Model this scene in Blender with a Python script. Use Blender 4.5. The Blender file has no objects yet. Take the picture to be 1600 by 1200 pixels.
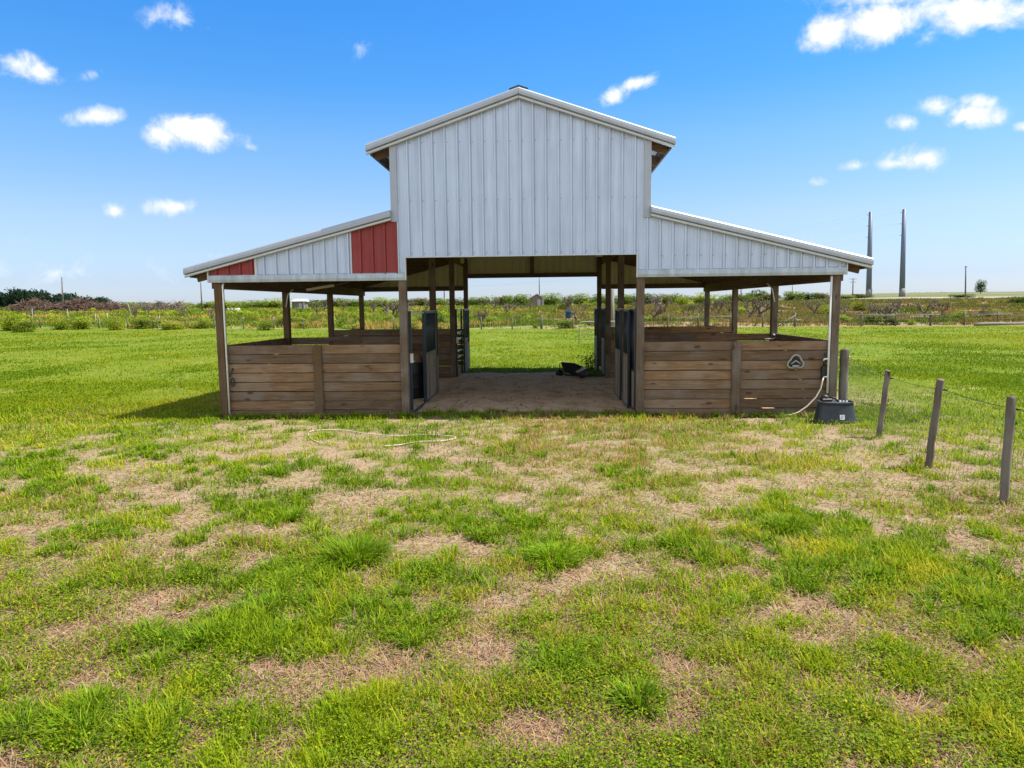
import bpy, math, random
import numpy as np
from mathutils import Vector, Matrix

S = bpy.context.scene
COL = S.collection
rng = random.Random(7)
nr = np.random.RandomState(11)
R = math.radians

# ------------------------------------------------------------------ camera
F_PX = 1112.0                                    # focal length in pixels of a 1600 px wide frame
CAM = np.array([0.4814, -13.2881, 2.0838])
RV = np.array([0.99875625, 0.04861516, -0.01106856])
UV = np.array([0.00565578, 0.11009625, 0.99390484])
FV = np.array([-0.04953745, 0.99273127, -0.10968436])
cd = bpy.data.cameras.new('camera')
cam = bpy.data.objects.new('camera', cd)
COL.objects.link(cam)
cam.matrix_world = Matrix(((RV[0], UV[0], -FV[0], CAM[0]), (RV[1], UV[1], -FV[1], CAM[1]),
                           (RV[2], UV[2], -FV[2], CAM[2]), (0, 0, 0, 1)))
cd.sensor_width = 36.0
cd.lens = 36.0 * F_PX / 1600.0
cd.clip_start = 0.05
cd.clip_end = 20000
S.camera = cam

def ray(x, y):
    return RV * (x - 800) / F_PX + UV * (600 - y) / F_PX + FV
def at_y(x, y, Y):                               # the point of the vertical plane at depth Y
    d = ray(x, y); t = (Y - CAM[1]) / d[1]
    return CAM + d * t
def at_z(x, y, Z=0.0):                           # the point of a level plane
    d = ray(x, y); t = (Z - CAM[2]) / d[2]
    return CAM + d * t
def to_px(P):
    d = np.asarray(P) - CAM
    z = d @ FV
    return 800 + F_PX * (d @ RV) / z, 600 - F_PX * (d @ UV) / z

# ------------------------------------------------------------------ light
SUN_EL, SUN_AZ = R(60), R(2.5)                   # sun over +X, a little behind the barn front
sl = bpy.data.lights.new('sun', 'SUN')
sl.energy = 4.0
sl.angle = R(0.5)
sl.color = (1.0, 0.955, 0.88)
sun = bpy.data.objects.new('sun', sl)
COL.objects.link(sun)
sdir = Vector((math.cos(SUN_EL) * math.cos(SUN_AZ), math.cos(SUN_EL) * math.sin(SUN_AZ), math.sin(SUN_EL)))
sun.rotation_euler = sdir.to_track_quat('Z', 'Y').to_euler()
S.view_settings.view_transform = 'Standard'
S.view_settings.look = 'None'
S.view_settings.gamma = 1.0
S.view_settings.use_curve_mapping = False
S.view_settings.exposure = 1.1
S.cycles.max_bounces = 6
S.cycles.diffuse_bounces = 4
S.cycles.glossy_bounces = 3
S.cycles.transmission_bounces = 3

W = bpy.data.worlds.new('World')
S.world = W
W.use_nodes = True
wt = W.node_tree
wt.nodes.clear()

class NT:
    """small helper for wiring shader nodes"""
    def __init__(self, t): self.t = t
    def n(self, kind, **kw):
        nd = self.t.nodes.new(kind)
        for k, v in kw.items():
            if k.startswith('i_'):
                nd.inputs[k[2:].replace('_', ' ')].default_value = v
            else:
                setattr(nd, k, v)
        return nd
    def l(self, a, b): self.t.links.new(a, b)
    def put(self, sock, v):
        if hasattr(v, 'is_linked') or isinstance(v, bpy.types.NodeSocket): self.l(v, sock)
        else: sock.default_value = v
    def m(self, op, a, b=0.0, c=0.0, clamp=False):
        nd = self.t.nodes.new('ShaderNodeMath'); nd.operation = op; nd.use_clamp = clamp
        self.put(nd.inputs[0], a); self.put(nd.inputs[1], b); self.put(nd.inputs[2], c)
        return nd.outputs[0]
    def dot(self, a, v):
        nd = self.t.nodes.new('ShaderNodeVectorMath'); nd.operation = 'DOT_PRODUCT'
        self.put(nd.inputs[0], a); nd.inputs[1].default_value = v
        return nd.outputs['Value']
    def vmul(self, a, v):
        nd = self.t.nodes.new('ShaderNodeVectorMath'); nd.operation = 'MULTIPLY'
        self.put(nd.inputs[0], a); nd.inputs[1].default_value = v
        return nd.outputs[0]
    def noise(self, vec, scale, detail=4.0, rough=0.55, dist=0.0):
        nd = self.t.nodes.new('ShaderNodeTexNoise')
        nd.inputs['Scale'].default_value = scale; nd.inputs['Detail'].default_value = detail
        nd.inputs['Roughness'].default_value = rough; nd.inputs['Distortion'].default_value = dist
        self.l(vec, nd.inputs['Vector'])
        return nd.outputs['Fac']
    def step(self, v, a, b, lo=0.0, hi=1.0):
        nd = self.t.nodes.new('ShaderNodeMapRange'); nd.interpolation_type = 'SMOOTHSTEP'
        self.put(nd.inputs['Value'], v); self.put(nd.inputs['From Min'], a); self.put(nd.inputs['From Max'], b)
        nd.inputs['To Min'].default_value = lo; nd.inputs['To Max'].default_value = hi
        return nd.outputs[0]
    def mix(self, f, a, b, mode='MIX'):
        nd = self.t.nodes.new('ShaderNodeMix'); nd.data_type = 'RGBA'; nd.blend_type = mode
        self.put(nd.inputs[0], f)
        for s, v in ((nd.inputs[6], a), (nd.inputs[7], b)):
            if isinstance(v, (tuple, list)): s.default_value = (*v[:3], 1.0)
            else: self.l(v, s)
        return nd.outputs[2]
    def ramp(self, f, stops):
        nd = self.t.nodes.new('ShaderNodeValToRGB')
        el = nd.color_ramp.elements
        while len(el) < len(stops): el.new(0.5)
        for e, (p, c) in zip(el, stops): e.position = p; e.color = (*c, 1.0)
        self.put(nd.inputs[0], f)
        return nd.outputs[0]

w = NT(wt)
sky = w.n('ShaderNodeTexSky')
sky.sky_type = 'NISHITA'
sky.sun_disc = False
sky.sun_elevation = SUN_EL
sky.sun_rotation = R(90) - SUN_AZ
sky.altitude = 0
sky.air_density = 1.0
sky.dust_density = 0.6
sky.ozone_density = 2.0
wdir = w.n('ShaderNodeTexCoord').outputs['Generated']
# fair-weather clouds, each a direction in the sky: pixel centre, half width, half height, tilt (deg), thickness
CLOUDS = [
 (28, 100, 36, 20, -8, 1.0), (62, 112, 30, 17, -10, 1.0), (150, 181, 42, 15, 6, 1.4), (256, 212, 28, 20, 0, 1.0),
 (306, 205, 52, 27, -4, 1.5), (356, 215, 32, 16, -14, .9), (388, 230, 16, 8, 0, .6), (180, 331, 23, 13, 0, .95), (258, 323, 42, 15, -2, 1.0),
 (272, 26, 46, 20, 5, .62), (326, 44, 14, 14, 0, .5), (140, 118, 20, 8, 20, .45), (558, 68, 18, 22, 0, .38),
 (964, 146, 30, 14, 32, 1.1), (996, 130, 40, 11, 16, 1.2),
 (1300, 46, 46, 26, 18, 1.3), (1380, 30, 90, 34, 4, 1.4), (1500, 14, 120, 32, 0, 1.3), (1590, 14, 70, 26, 0, 1.0), (1390, -10, 120, 26, 0, 1.3),
 (1466, 168, 36, 15, -4, 1.0), (1516, 178, 42, 20, -3, 1.1), (1528, 160, 28, 14, 0, 1.0), (1414, 192, 24, 12, 0, 1.0),
 (1400, 256, 30, 12, 0, .95), (1432, 248, 46, 20, 0, 1.05), (1337, 259, 24, 9, 6, .75), (1268, 284, 19, 10, 0, .85),
 (1494, 266, 24, 6, 18, .42), (1600, 198, 14, 8, 0, .6), (1520, 327, 22, 12, 0, .3), (1310, 372, 44, 10, 0, .3), (1595, 378, 20, 9, 0, .5),
 (100, 425, 200, 24, -2, .4), (300, 400, 130, 12, 0, .34), (40, 375, 120, 10, 0, .3), (1150, 420, 260, 12, 0, .22),
]
field = None
for (x, y, a, b, tilt, th) in CLOUDS:
    c = ray(x, y); c = c / np.linalg.norm(c)
    rr = RV - c * (RV @ c); rr /= np.linalg.norm(rr)
    uu = np.cross(rr, c)
    t = R(tilt)
    r2 = rr * math.cos(t) + uu * math.sin(t)
    u2 = -rr * math.sin(t) + uu * math.cos(t)
    k = F_PX * math.sqrt(1 + ((x - 800) ** 2 + (y - 600) ** 2) / F_PX ** 2)
    mp = w.n('ShaderNodeMapping', vector_type='TEXTURE')
    w.l(wdir, mp.inputs['Vector'])
    mp.inputs['Location'].default_value = tuple(c)
    mp.inputs['Rotation'].default_value = Matrix((tuple(r2), tuple(u2), tuple(-c))).transposed().to_euler()
    mp.inputs['Scale'].default_value = (a * 1.5 / k, b * 1.5 / k, 0.5)
    ln = w.n('ShaderNodeVectorMath', operation='LENGTH'); w.l(mp.outputs[0], ln.inputs[0])
    val = w.m('MULTIPLY_ADD', ln.outputs['Value'], -th, th)
    field = val if field is None else w.m('MAXIMUM', field, val)
n1 = w.noise(wdir, 22.0, 9.0, 0.64, 0.35)
n2 = w.noise(wdir, 9.0, 3.0, 0.5)
dens = w.m('ADD', field, w.m('MULTIPLY_ADD', n1, 2.5, -1.5))
alpha = w.m('MULTIPLY', w.step(dens, -0.05, 0.85), w.step(field, -0.02, 0.35))
shade = w.mix(w.step(dens, 0.2, 1.0), (0.83, 0.88, 0.97), (1.0, 1.0, 1.0))
skyz = w.n('ShaderNodeSeparateXYZ'); w.l(wdir, skyz.inputs[0])
# clearer, deeper blue overhead and a milky band low down
tint = w.ramp(skyz.outputs['Z'], [(0.0, (0.54, 0.62, 0.88)), (0.034, (0.455, 0.52, 0.745)), (0.113, (0.53, 0.575, 0.68)), (0.214, (0.39, 0.6, 0.76)),
                                  (0.28, (0.235, 0.565, 0.84)), (0.358, (0.185, 0.56, 0.90)), (0.6, (0.2, 0.5, 0.9)), (1.0, (0.4, 0.6, 0.9))])
skyc = w.mix(1.0, sky.outputs[0], tint, 'MULTIPLY')
SKY_S = 0.12
# white cloud added out of view, overhead and behind the camera, to fill shade
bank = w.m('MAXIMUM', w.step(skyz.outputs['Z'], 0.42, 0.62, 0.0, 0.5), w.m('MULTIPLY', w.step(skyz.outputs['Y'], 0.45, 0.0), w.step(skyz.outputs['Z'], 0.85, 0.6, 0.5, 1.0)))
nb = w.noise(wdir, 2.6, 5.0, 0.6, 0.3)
fill_bank_a = w.m('MULTIPLY', bank, w.step(nb, 0.34, 0.56))
skyc = w.mix(fill_bank_a, skyc, (4.75, 4.9, 5.1))
cl = w.mix(1.0, shade, (4.5, 4.5, 4.5), 'MULTIPLY')
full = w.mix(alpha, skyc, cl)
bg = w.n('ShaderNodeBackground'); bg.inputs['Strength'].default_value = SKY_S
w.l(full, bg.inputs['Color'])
wo = w.n('ShaderNodeOutputWorld')
w.l(bg.outputs[0], wo.inputs['Surface'])

# ------------------------------------------------------------------ mesh helpers
class MB:
    """collects shapes; build() links them as one mesh object"""
    def __init__(self): self.v = []; self.f = []; self.mi = []; self.cur = 0; self.sm = []; self.smooth = False
    def add(self, vs, fs):
        o = len(self.v)
        self.v.extend([tuple(map(float, p)) for p in vs])
        for f in fs:
            self.f.append([o + i for i in f]); self.mi.append(self.cur); self.sm.append(self.smooth)
        return self
    def box(self, x0, x1, y0, y1, z0, z1):
        vs = [(x0,y0,z0),(x1,y0,z0),(x1,y1,z0),(x0,y1,z0),(x0,y0,z1),(x1,y0,z1),(x1,y1,z1),(x0,y1,z1)]
        return self.add(vs, [(3,2,1,0),(4,5,6,7),(0,1,5,4),(1,2,6,5),(2,3,7,6),(3,0,4,7)])
    def bbox(self, x0, x1, y0, y1, z0, z1, b=0.008):
        """box with chamfered edges"""
        vs = []; 
        X = (x0, x1); Y = (y0, y1); Z = (z0, z1); idx = {}
        for i in (0, 1):
            for j in (0, 1):
                for k in (0, 1):
                    sx, sy, sz = (b if i == 0 else -b), (b if j == 0 else -b), (b if k == 0 else -b)
                    idx[i,j,k,0] = len(vs); vs.append((X[i], Y[j]+sy, Z[k]+sz))
                    idx[i,j,k,1] = len(vs); vs.append((X[i]+sx, Y[j], Z[k]+sz))
                    idx[i,j,k,2] = len(vs); vs.append((X[i]+sx, Y[j]+sy, Z[k]))
        fs = []
        for i in (0, 1):
            q = [idx[i,0,0,0], idx[i,1,0,0], idx[i,1,1,0], idx[i,0,1,0]]; fs.append(q if i else q[::-1])
            q = [idx[0,i,0,1], idx[0,i,1,1], idx[1,i,1,1], idx[1,i,0,1]]; fs.append(q if i else q[::-1])
            q = [idx[0,0,i,2], idx[1,0,i,2], idx[1,1,i,2], idx[0,1,i,2]]; fs.append(q if i else q[::-1])
        for i in (0, 1):
            for j in (0, 1):
                q = [idx[i,j,0,0], idx[i,j,1,0], idx[i,j,1,1], idx[i,j,0,1]]; fs.append(q if i == j else q[::-1])
                q = [idx[i,0,j,0], idx[i,0,j,2], idx[i,1,j,2], idx[i,1,j,0]]; fs.append(q if i == j else q[::-1])
                q = [idx[0,i,j,1], idx[1,i,j,1], idx[1,i,j,2], idx[0,i,j,2]]; fs.append(q if i != j else q[::-1])
                for k in (0, 1):
                    q = [idx[i,j,k,0], idx[i,j,k,1], idx[i,j,k,2]]; fs.append(q if (i + j + k) % 2 else q[::-1])
        return self.add(vs, fs)
    def bar(self, p, q, wd, ht, up=(0, 0, 1)):
        """rectangular bar from p to q"""
        p, q = Vector(p), Vector(q); d = (q - p).normalized()
        s = d.cross(Vector(up))
        if s.length < 1e-5: s = d.cross(Vector((0, 1, 0)))
        s.normalize(); u = s.cross(d)
        vs = [c + s * (a * wd / 2) + u * (b * ht / 2) for c in (p, q) for a, b in ((-1,-1),(1,-1),(1,1),(-1,1))]
        return self.add(vs, [(3,2,1,0),(4,5,6,7),(0,1,5,4),(1,2,6,5),(2,3,7,6),(3,0,4,7)])
    def tube(self, pts, rad, n=8, cap=True):
        pts = [Vector(p) for p in pts]
        rads = rad if isinstance(rad, (list, tuple)) else [rad] * len(pts)
        vs = []; fs = []; prev = None
        for i, p in enumerate(pts):
            d = (pts[min(i+1, len(pts)-1)] - pts[max(i-1, 0)]).normalized()
            s = prev - d * prev.dot(d) if prev is not None else d.cross(Vector((0, 0, 1)) if abs(d.z) < .9 else Vector((1, 0, 0)))
            s.normalize(); prev = s; u = d.cross(s)
            for k in range(n):
                a = 2 * math.pi * k / n
                vs.append(p + (s * math.cos(a) + u * math.sin(a)) * rads[i])
        for i in range(len(pts) - 1):
            for k in range(n):
                fs.append((i*n+k, i*n+(k+1) % n, (i+1)*n+(k+1) % n, (i+1)*n+k))
        if cap:
            fs.append(list(range(n))[::-1]); fs.append([(len(pts)-1)*n+k for k in range(n)])
        o = self.smooth; self.smooth = True; self.add(vs, fs); self.smooth = o
        return self
    def loft(self, rings, cap0=True, cap1=True):
        n = len(rings[0]); vs = [p for r in rings for p in r]; fs = []
        for i in range(len(rings) - 1):
            for k in range(n):
                fs.append((i*n+k, i*n+(k+1) % n, (i+1)*n+(k+1) % n, (i+1)*n+k))
        if cap0: fs.append(list(range(n))[::-1])
        if cap1: fs.append([(len(rings)-1)*n+k for k in range(n)])
        return self.add(vs, fs)
    def build(self, name, mats, parent=None, label=None):
        me = bpy.data.meshes.new(name)
        off = Vector((0, 0, 0)) if parent is None else world_loc(parent)
        me.from_pydata([(a - off.x, b - off.y, c - off.z) for a, b, c in self.v], [], self.f)
        if not isinstance(mats, (list, tuple)): mats = [mats]
        for m_ in mats: me.materials.append(m_)
        me.polygons.foreach_set('material_index', self.mi)
        me.polygons.foreach_set('use_smooth', self.sm)
        me.update()
        o = bpy.data.objects.new(name, me); COL.objects.link(o)
        if parent is not None: o.parent = parent
        if label: o['label'] = label
        return o

def world_loc(o):
    v = Vector(o.location)
    while o.parent: o = o.parent; v += Vector(o.location)
    return v
def tag(o, label, cat, group=None):
    o['label'] = label; o['category'] = cat
    if group: o['group'] = group
    return o
def thing(name, label, cat, loc=(0, 0, 0), group=None):
    o = bpy.data.objects.new(name, None); COL.objects.link(o)
    o.location = loc; o.empty_display_size = 0.2
    return tag(o, label, cat, group)
def copy_tree(o, parent=None):
    c = o.copy(); COL.objects.link(c)
    if parent is not None: c.parent = parent
    for ch in list(o.children): copy_tree(ch, c)
    return c
def kind(o, k): o['kind'] = k; return o

# ------------------------------------------------------------------ materials
def new_mat(name):
    m = bpy.data.materials.new(name); m.use_nodes = True
    t = m.node_tree
    b = t.nodes['Principled BSDF']
    return m, NT(t), b
def simple(name, col, rough=0.6, metal=0.0, var=0.15, scale=8.0, bump=0.0, spec=0.5):
    m, g, b = new_mat(name)
    co = g.n('ShaderNodeTexCoord').outputs['Object']
    f = g.noise(co, scale, 5.0, 0.6)
    lo = tuple(c * (1 - var) for c in col); hi = tuple(min(1, c * (1 + var)) for c in col)
    g.l(g.ramp(f, [(0.3, lo), (0.7, hi)]), b.inputs['Base Color'])
    b.inputs['Roughness'].default_value = rough; b.inputs['Metallic'].default_value = metal
    b.inputs['Specular IOR Level'].default_value = spec
    if bump:
        bp = g.n('ShaderNodeBump'); bp.inputs['Strength'].default_value = bump; bp.inputs['Distance'].default_value = 0.01
        g.l(g.noise(co, scale * 4, 4.0), bp.inputs['Height']); g.l(bp.outputs[0], b.inputs['Normal'])
    return m
def wood(name, axis, dark, mid, light, gray=(0.30, 0.27, 0.23), gray_amt=0.5):
    """sawn lumber with grain along one axis, tone varying board by board"""
    m, g, b = new_mat(name)
    co = g.n('ShaderNodeTexCoord').outputs['Object']
    geo = g.n('ShaderNodeNewGeometry')
    rnd = geo.outputs['Random Per Island']
    sc = [14.0, 14.0, 14.0]; sc['xyz'.index(axis)] = 0.7
    sh = g.n('ShaderNodeVectorMath', operation='MULTIPLY_ADD')
    g.l(rnd, sh.inputs[0]); sh.inputs[1].default_value = (37.0, 53.0, 71.0); g.l(co, sh.inputs[2])
    v = g.vmul(sh.outputs[0], tuple(sc))
    grain = g.noise(v, 2.4, 7.0, 0.68, 1.1)
    fine = g.noise(v, 9.0, 3.0, 0.7)
    c = g.ramp(grain, [(0.28, dark), (0.5, mid), (0.75, light)])
    c = g.mix(g.step(g.noise(sh.outputs[0], 1.7, 3.0), 0.42, 0.7, 0.0, gray_amt), c, gray)
    c = g.mix(g.m('MULTIPLY', fine, 0.5), c, g.mix(1.0, c, (0.55, 0.52, 0.5), 'MULTIPLY'))
    tone = g.ramp(g.m('FRACT', g.m('MULTIPLY', rnd, 7.31)), [(0.0, (0.66, 0.64, 0.63)), (0.35, (0.9, 0.9, 0.92)), (0.65, (1.08, 1.02, 0.95)), (1.0, (1.35, 1.22, 1.05))])
    c = g.mix(1.0, c, tone, 'MULTIPLY')
    ks = [5.5, 5.5, 5.5]; ks['xyz'.index(axis)] = 2.2       # knots
    vo = g.n('ShaderNodeTexVoronoi'); vo.feature = 'F1'; vo.inputs['Scale'].default_value = 1.0
    g.l(g.vmul(sh.outputs[0], tuple(ks)), vo.inputs['Vector'])
    c = g.mix(g.m('MULTIPLY', g.step(vo.outputs['Distance'], 0.19, 0.09), 0.8), c, (0.05, 0.028, 0.016))
    st = g.step(g.noise(sh.outputs[0], 4.2, 3.0, 0.6), 0.66, 0.8)
    c = g.mix(g.m('MULTIPLY', st, 0.45), c, (0.07, 0.055, 0.04))
    g.l(c, b.inputs['Base Color'])
    b.inputs['Roughness'].default_value = 0.85; b.inputs['Specular IOR Level'].default_value = 0.25
    bp = g.n('ShaderNodeBump'); bp.inputs['Strength'].default_value = 0.35; bp.inputs['Distance'].default_value = 0.006
    g.l(grain, bp.inputs['Height']); g.l(bp.outputs[0], b.inputs['Normal'])
    return m
WD = ((0.085, 0.05, 0.027), (0.21, 0.135, 0.076), (0.34, 0.235, 0.145))
wood_x = wood('board_wood_x', 'x', *WD, gray_amt=0.45)
wood_y = wood('board_wood_y', 'y', *WD, gray_amt=0.45)
wood_z = wood('post_wood', 'z', (0.09, 0.062, 0.038), (0.17, 0.122, 0.078), (0.25, 0.19, 0.125), gray_amt=0.55)
wood_brown = wood('post_brown_wood', 'z', (0.085, 0.048, 0.02), (0.15, 0.088, 0.038), (0.21, 0.13, 0.06), gray_amt=0.15)
wood_frame_y = wood('beam_wood_y', 'y', (0.085, 0.052, 0.028), (0.16, 0.098, 0.052), (0.24, 0.155, 0.085), gray_amt=0.15)
wood_frame_x = wood('beam_wood_x', 'x', (0.085, 0.052, 0.028), (0.16, 0.098, 0.052), (0.24, 0.155, 0.085), gray_amt=0.15)
wood_door = wood('door_wood', 'z', (0.20, 0.165, 0.13), (0.28, 0.235, 0.19), (0.35, 0.30, 0.25), gray=(0.34, 0.32, 0.29), gray_amt=0.6)
wood_old = wood('weathered_wood', 'z', (0.09, 0.075, 0.055), (0.16, 0.135, 0.105), (0.24, 0.21, 0.17), gray_amt=0.7)
wood_rail = wood('weathered_rail_wood', 'x', (0.14, 0.12, 0.09), (0.24, 0.21, 0.17), (0.34, 0.31, 0.26), gray_amt=0.7)

def metal_sheet(name, col, metal=0.25, rough=0.42, streak=0.12):
    m, g, b = new_mat(name)
    co = g.n('ShaderNodeTexCoord').outputs['Object']
    v = g.vmul(co, (9.0, 9.0, 0.5))
    s = g.noise(v, 1.0, 5.0, 0.6)
    c = g.ramp(s, [(0.3, tuple(x * (1 - streak) for x in col)), (0.7, tuple(min(1, x * (1 + streak * .5)) for x in col))])
    d = g.step(g.noise(co, 1.3, 5.0, 0.6), 0.5, 0.72)
    c = g.mix(g.m('MULTIPLY', d, 0.16), c, tuple(x * .62 for x in col))
    g.l(c, b.inputs['Base Color'])
    b.inputs['Metallic'].default_value = metal
    g.l(g.step(g.noise(co, 3.0, 4.0), 0.3, 0.7, rough - .07, rough + .12), b.inputs['Roughness'])
    bp = g.n('ShaderNodeBump'); bp.inputs['Strength'].default_value = 0.12; bp.inputs['Distance'].default_value = 0.02
    g.l(g.noise(g.vmul(co, (3.0, 3.0, 1.0)), 1.2, 2.0), bp.inputs['Height']); g.l(bp.outputs[0], b.inputs['Normal'])
    return m
galv = metal_sheet('galvalume_sheet', (0.495, 0.585, 0.715), .25, .42, .16)
galv_trim = metal_sheet('galvalume_trim', (0.35, 0.385, 0.415), 0.3, 0.38, 0.06)
galv_flash = metal_sheet('zinc_flashing', (0.40, 0.46, 0.49), 0.45, 0.36, 0.25)
red_steel = metal_sheet('red_steel', (0.26, 0.03, 0.026), 0.0, 0.5, 0.14)
white_trim = simple('white_metal_edge', (0.52, 0.55, 0.58), 0.45, 0.1, 0.05)
tan_back = metal_sheet('tan_primer_steel', (0.66, 0.60, 0.36), 0.0, 0.6, 0.08)
roof_under = metal_sheet('roof_underside', (0.55, 0.55, 0.50), 0.1, 0.5, 0.06)
screw_m = simple('screw_head', (0.25, 0.26, 0.28), 0.4, 0.6)
dark_cap = simple('dark_ridge', (0.03, 0.03, 0.035), 0.5)
black_steel = simple('black_steel', (0.012, 0.014, 0.02), 0.42, 0.2, 0.3)
navy_steel = simple('navy_steel', (0.018, 0.026, 0.045), 0.45, 0.2, 0.3)
bare_steel = simple('worn_steel_edge', (0.6, 0.6, 0.6), 0.35, 0.5)
pvc = simple('white_pvc', (0.78, 0.77, 0.74), 0.4, 0, 0.06)
black_rub = simple('black_rubber', (0.014, 0.014, 0.016), 0.55, 0, 0.3, 12)
tub_m = simple('black_tub_plastic', (0.022, 0.03, 0.04), 0.45, 0, 0.3, 6)
hose_m = simple('pale_hose', (0.50, 0.42, 0.31), 0.5, 0, 0.12)
grey_plastic = simple('grey_plastic', (0.36, 0.35, 0.32), 0.5, 0, 0.12)
stake_m = simple('pale_dead_wood', (0.42, 0.4, 0.36), 0.8, 0, 0.25, 3)
blue_m = simple('blue_plastic', (0.008, 0.07, 0.36), 0.4, 0, 0.12)
conc = simple('pole_steel', (0.12, 0.145, 0.2), 0.55, 0.1, 0.12, 2.0)
conc_base = simple('pale_concrete', (0.2, 0.19, 0.19), 0.8, 0, 0.12, 2.0)
wire_m = simple('galvanised_wire', (0.16, 0.165, 0.15), 0.5, 0.5, 0.1)
sticker_m = simple('white_sticker', (0.8, 0.8, 0.8), 0.5, 0, 0.03)
print_m = simple('sticker_print', (0.18, 0.2, 0.24), 0.5, 0, 0.03)
water_m = simple('dark_water', (0.02, 0.025, 0.02), 0.08, 0, 0.1)
bark_m = simple('bare_bark', (0.11, 0.084, 0.063), 0.9, 0, 0.35, 6.0)
brush_m = simple('dead_brush', (0.125, 0.075, 0.052), 0.9, 0, 0.5, 1.2)
brush2_m = simple('grey_brush', (0.17, 0.13, 0.095), 0.9, 0, 0.4, 1.2)
brown_thing = simple('tan_rope', (0.22, 0.13, 0.07), 0.9, 0, 0.3, 20)
lamp_m = simple('yellowed_glass', (0.45, 0.4, 0.14), 0.3)
shed_wall = simple('shed_wall', (0.16, 0.13, 0.10), 0.8, 0, 0.3, 2)
shed_roof = simple('shed_roof', (0.62, 0.6, 0.58), 0.5, 0.1, 0.15, 2)

def leafy(name, rough=0.6, trans=0.35):
    """foliage coloured leaf by leaf through a colour attribute"""
    m, g, b = new_mat(name)
    at = g.n('ShaderNodeAttribute', attribute_name='tone')
    g.l(at.outputs['Color'], b.inputs['Base Color'])
    b.inputs['Roughness'].default_value = rough; b.inputs['Specular IOR Level'].default_value = 0.08
    tr = g.n('ShaderNodeBsdfTranslucent'); g.l(g.mix(1.0, at.outputs['Color'], (1.1, 1.25, 0.7), 'MULTIPLY'), tr.inputs['Color'])
    mx = g.n('ShaderNodeMixShader'); mx.inputs[0].default_value = trans
    g.l(b.outputs[0], mx.inputs[1]); g.l(tr.outputs[0], mx.inputs[2])
    g.l(mx.outputs[0], m.node_tree.nodes['Material Output'].inputs['Surface'])
    return m
grass_m = leafy('grass_blade')
leaf_m = leafy('leaf', 0.55, 0.4)

# ------------------------------------------------------------------ numpy noise and big meshes
LAT = np.random.RandomState(5).rand(256, 256)
def vnoise(x, y):
    xi = np.floor(x).astype(int); yi = np.floor(y).astype(int)
    fx = x - xi; fy = y - yi
    fx = fx*fx*(3-2*fx); fy = fy*fy*(3-2*fy)
    a = LAT[xi % 256, yi % 256]; b = LAT[(xi+1) % 256, yi % 256]
    c = LAT[xi % 256, (yi+1) % 256]; d = LAT[(xi+1) % 256, (yi+1) % 256]
    return (a*(1-fx)+b*fx)*(1-fy) + (c*(1-fx)+d*fx)*fy
def fbm(x, y, s, o=4):
    t = 0; a = .5; k = 1
    for i in range(o):
        t = t + a * vnoise(x*s*k + 17.3*i, y*s*k + 9.1*i); a *= .5; k *= 2.03
    return t / (1 - .5**o)
def sstep(v, a, b):
    t = np.clip((v - a) / (b - a), 0, 1); return t*t*(3-2*t)
def terr(x, y):
    """height of the land: level pasture, a slow rise past the far fence, a hill off to the side"""
    x = np.asarray(x, float); y = np.asarray(y, float)
    u = np.maximum(0, y - 52) * 0.0205
    rt = sstep(x / np.maximum(y + 13, 20), 0.22, 0.5)
    lim = 2.9 + rt * 13.5
    z = lim * (1 - np.exp(-u / lim * 1.15))
    return z + 0.25 * (fbm(x, y, 0.03, 3) - .5) * sstep(y, 55, 90)
def fence_line(x):
    x = np.asarray(x, float)
    return 49.2 + np.maximum(0, -(x + 4.3)) * 0.238 - np.clip(x, 0, 60) * 0.025

def tri_mesh(name, V, T, C, m, k='stuff', parent=None):
    me = bpy.data.meshes.new(name)
    V = np.ascontiguousarray(V, np.float32); T = np.ascontiguousarray(T, np.int32)
    me.vertices.add(len(V)); me.vertices.foreach_set('co', V.ravel())
    me.loops.add(T.size); me.loops.foreach_set('vertex_index', T.ravel())
    me.polygons.add(len(T)); me.polygons.foreach_set('loop_start', np.arange(0, T.size, 3, dtype=np.int32))
    if C is not None:
        a = me.color_attributes.new('tone', 'FLOAT_COLOR', 'POINT')
        a.data.foreach_set('color', np.hstack([C, np.ones((len(C), 1))]).astype(np.float32).ravel())
    me.materials.append(m)
    me.update(calc_edges=True)
    o = bpy.data.objects.new(name, me); COL.objects.link(o)
    if parent is not None: o.parent = parent
    if k: o['kind'] = k
    return o

def blades(P, L, Wd, az, lean, curl, col, tipcol=None):
    """curved tapering grass blades at roots P; returns verts, tris, colours"""
    n = len(P)
    d = np.stack([np.cos(az), np.sin(az), np.zeros(n)], 1)
    s = np.stack([-np.sin(az), np.cos(az), np.zeros(n)], 1) * (Wd / 2)[:, None]
    l1 = L * .55
    mid = P + d * (np.sin(lean) * l1)[:, None]; mid[:, 2] += np.cos(lean) * l1
    a2 = lean + curl
    tip = mid + d * (np.sin(a2) * L * .45)[:, None]; tip[:, 2] += np.cos(a2) * L * .45
    V = np.stack([P - s, P + s, mid - s * .8, mid + s * .8, tip], 1).reshape(-1, 3)
    b = (np.arange(n) * 5)[:, None]
    T = np.concatenate([b + [0, 1, 3], b + [0, 3, 2], b + [2, 3, 4]], 1).reshape(-1, 3)
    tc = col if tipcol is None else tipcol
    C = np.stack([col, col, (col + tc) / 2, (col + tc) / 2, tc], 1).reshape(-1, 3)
    return V, T, C
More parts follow.
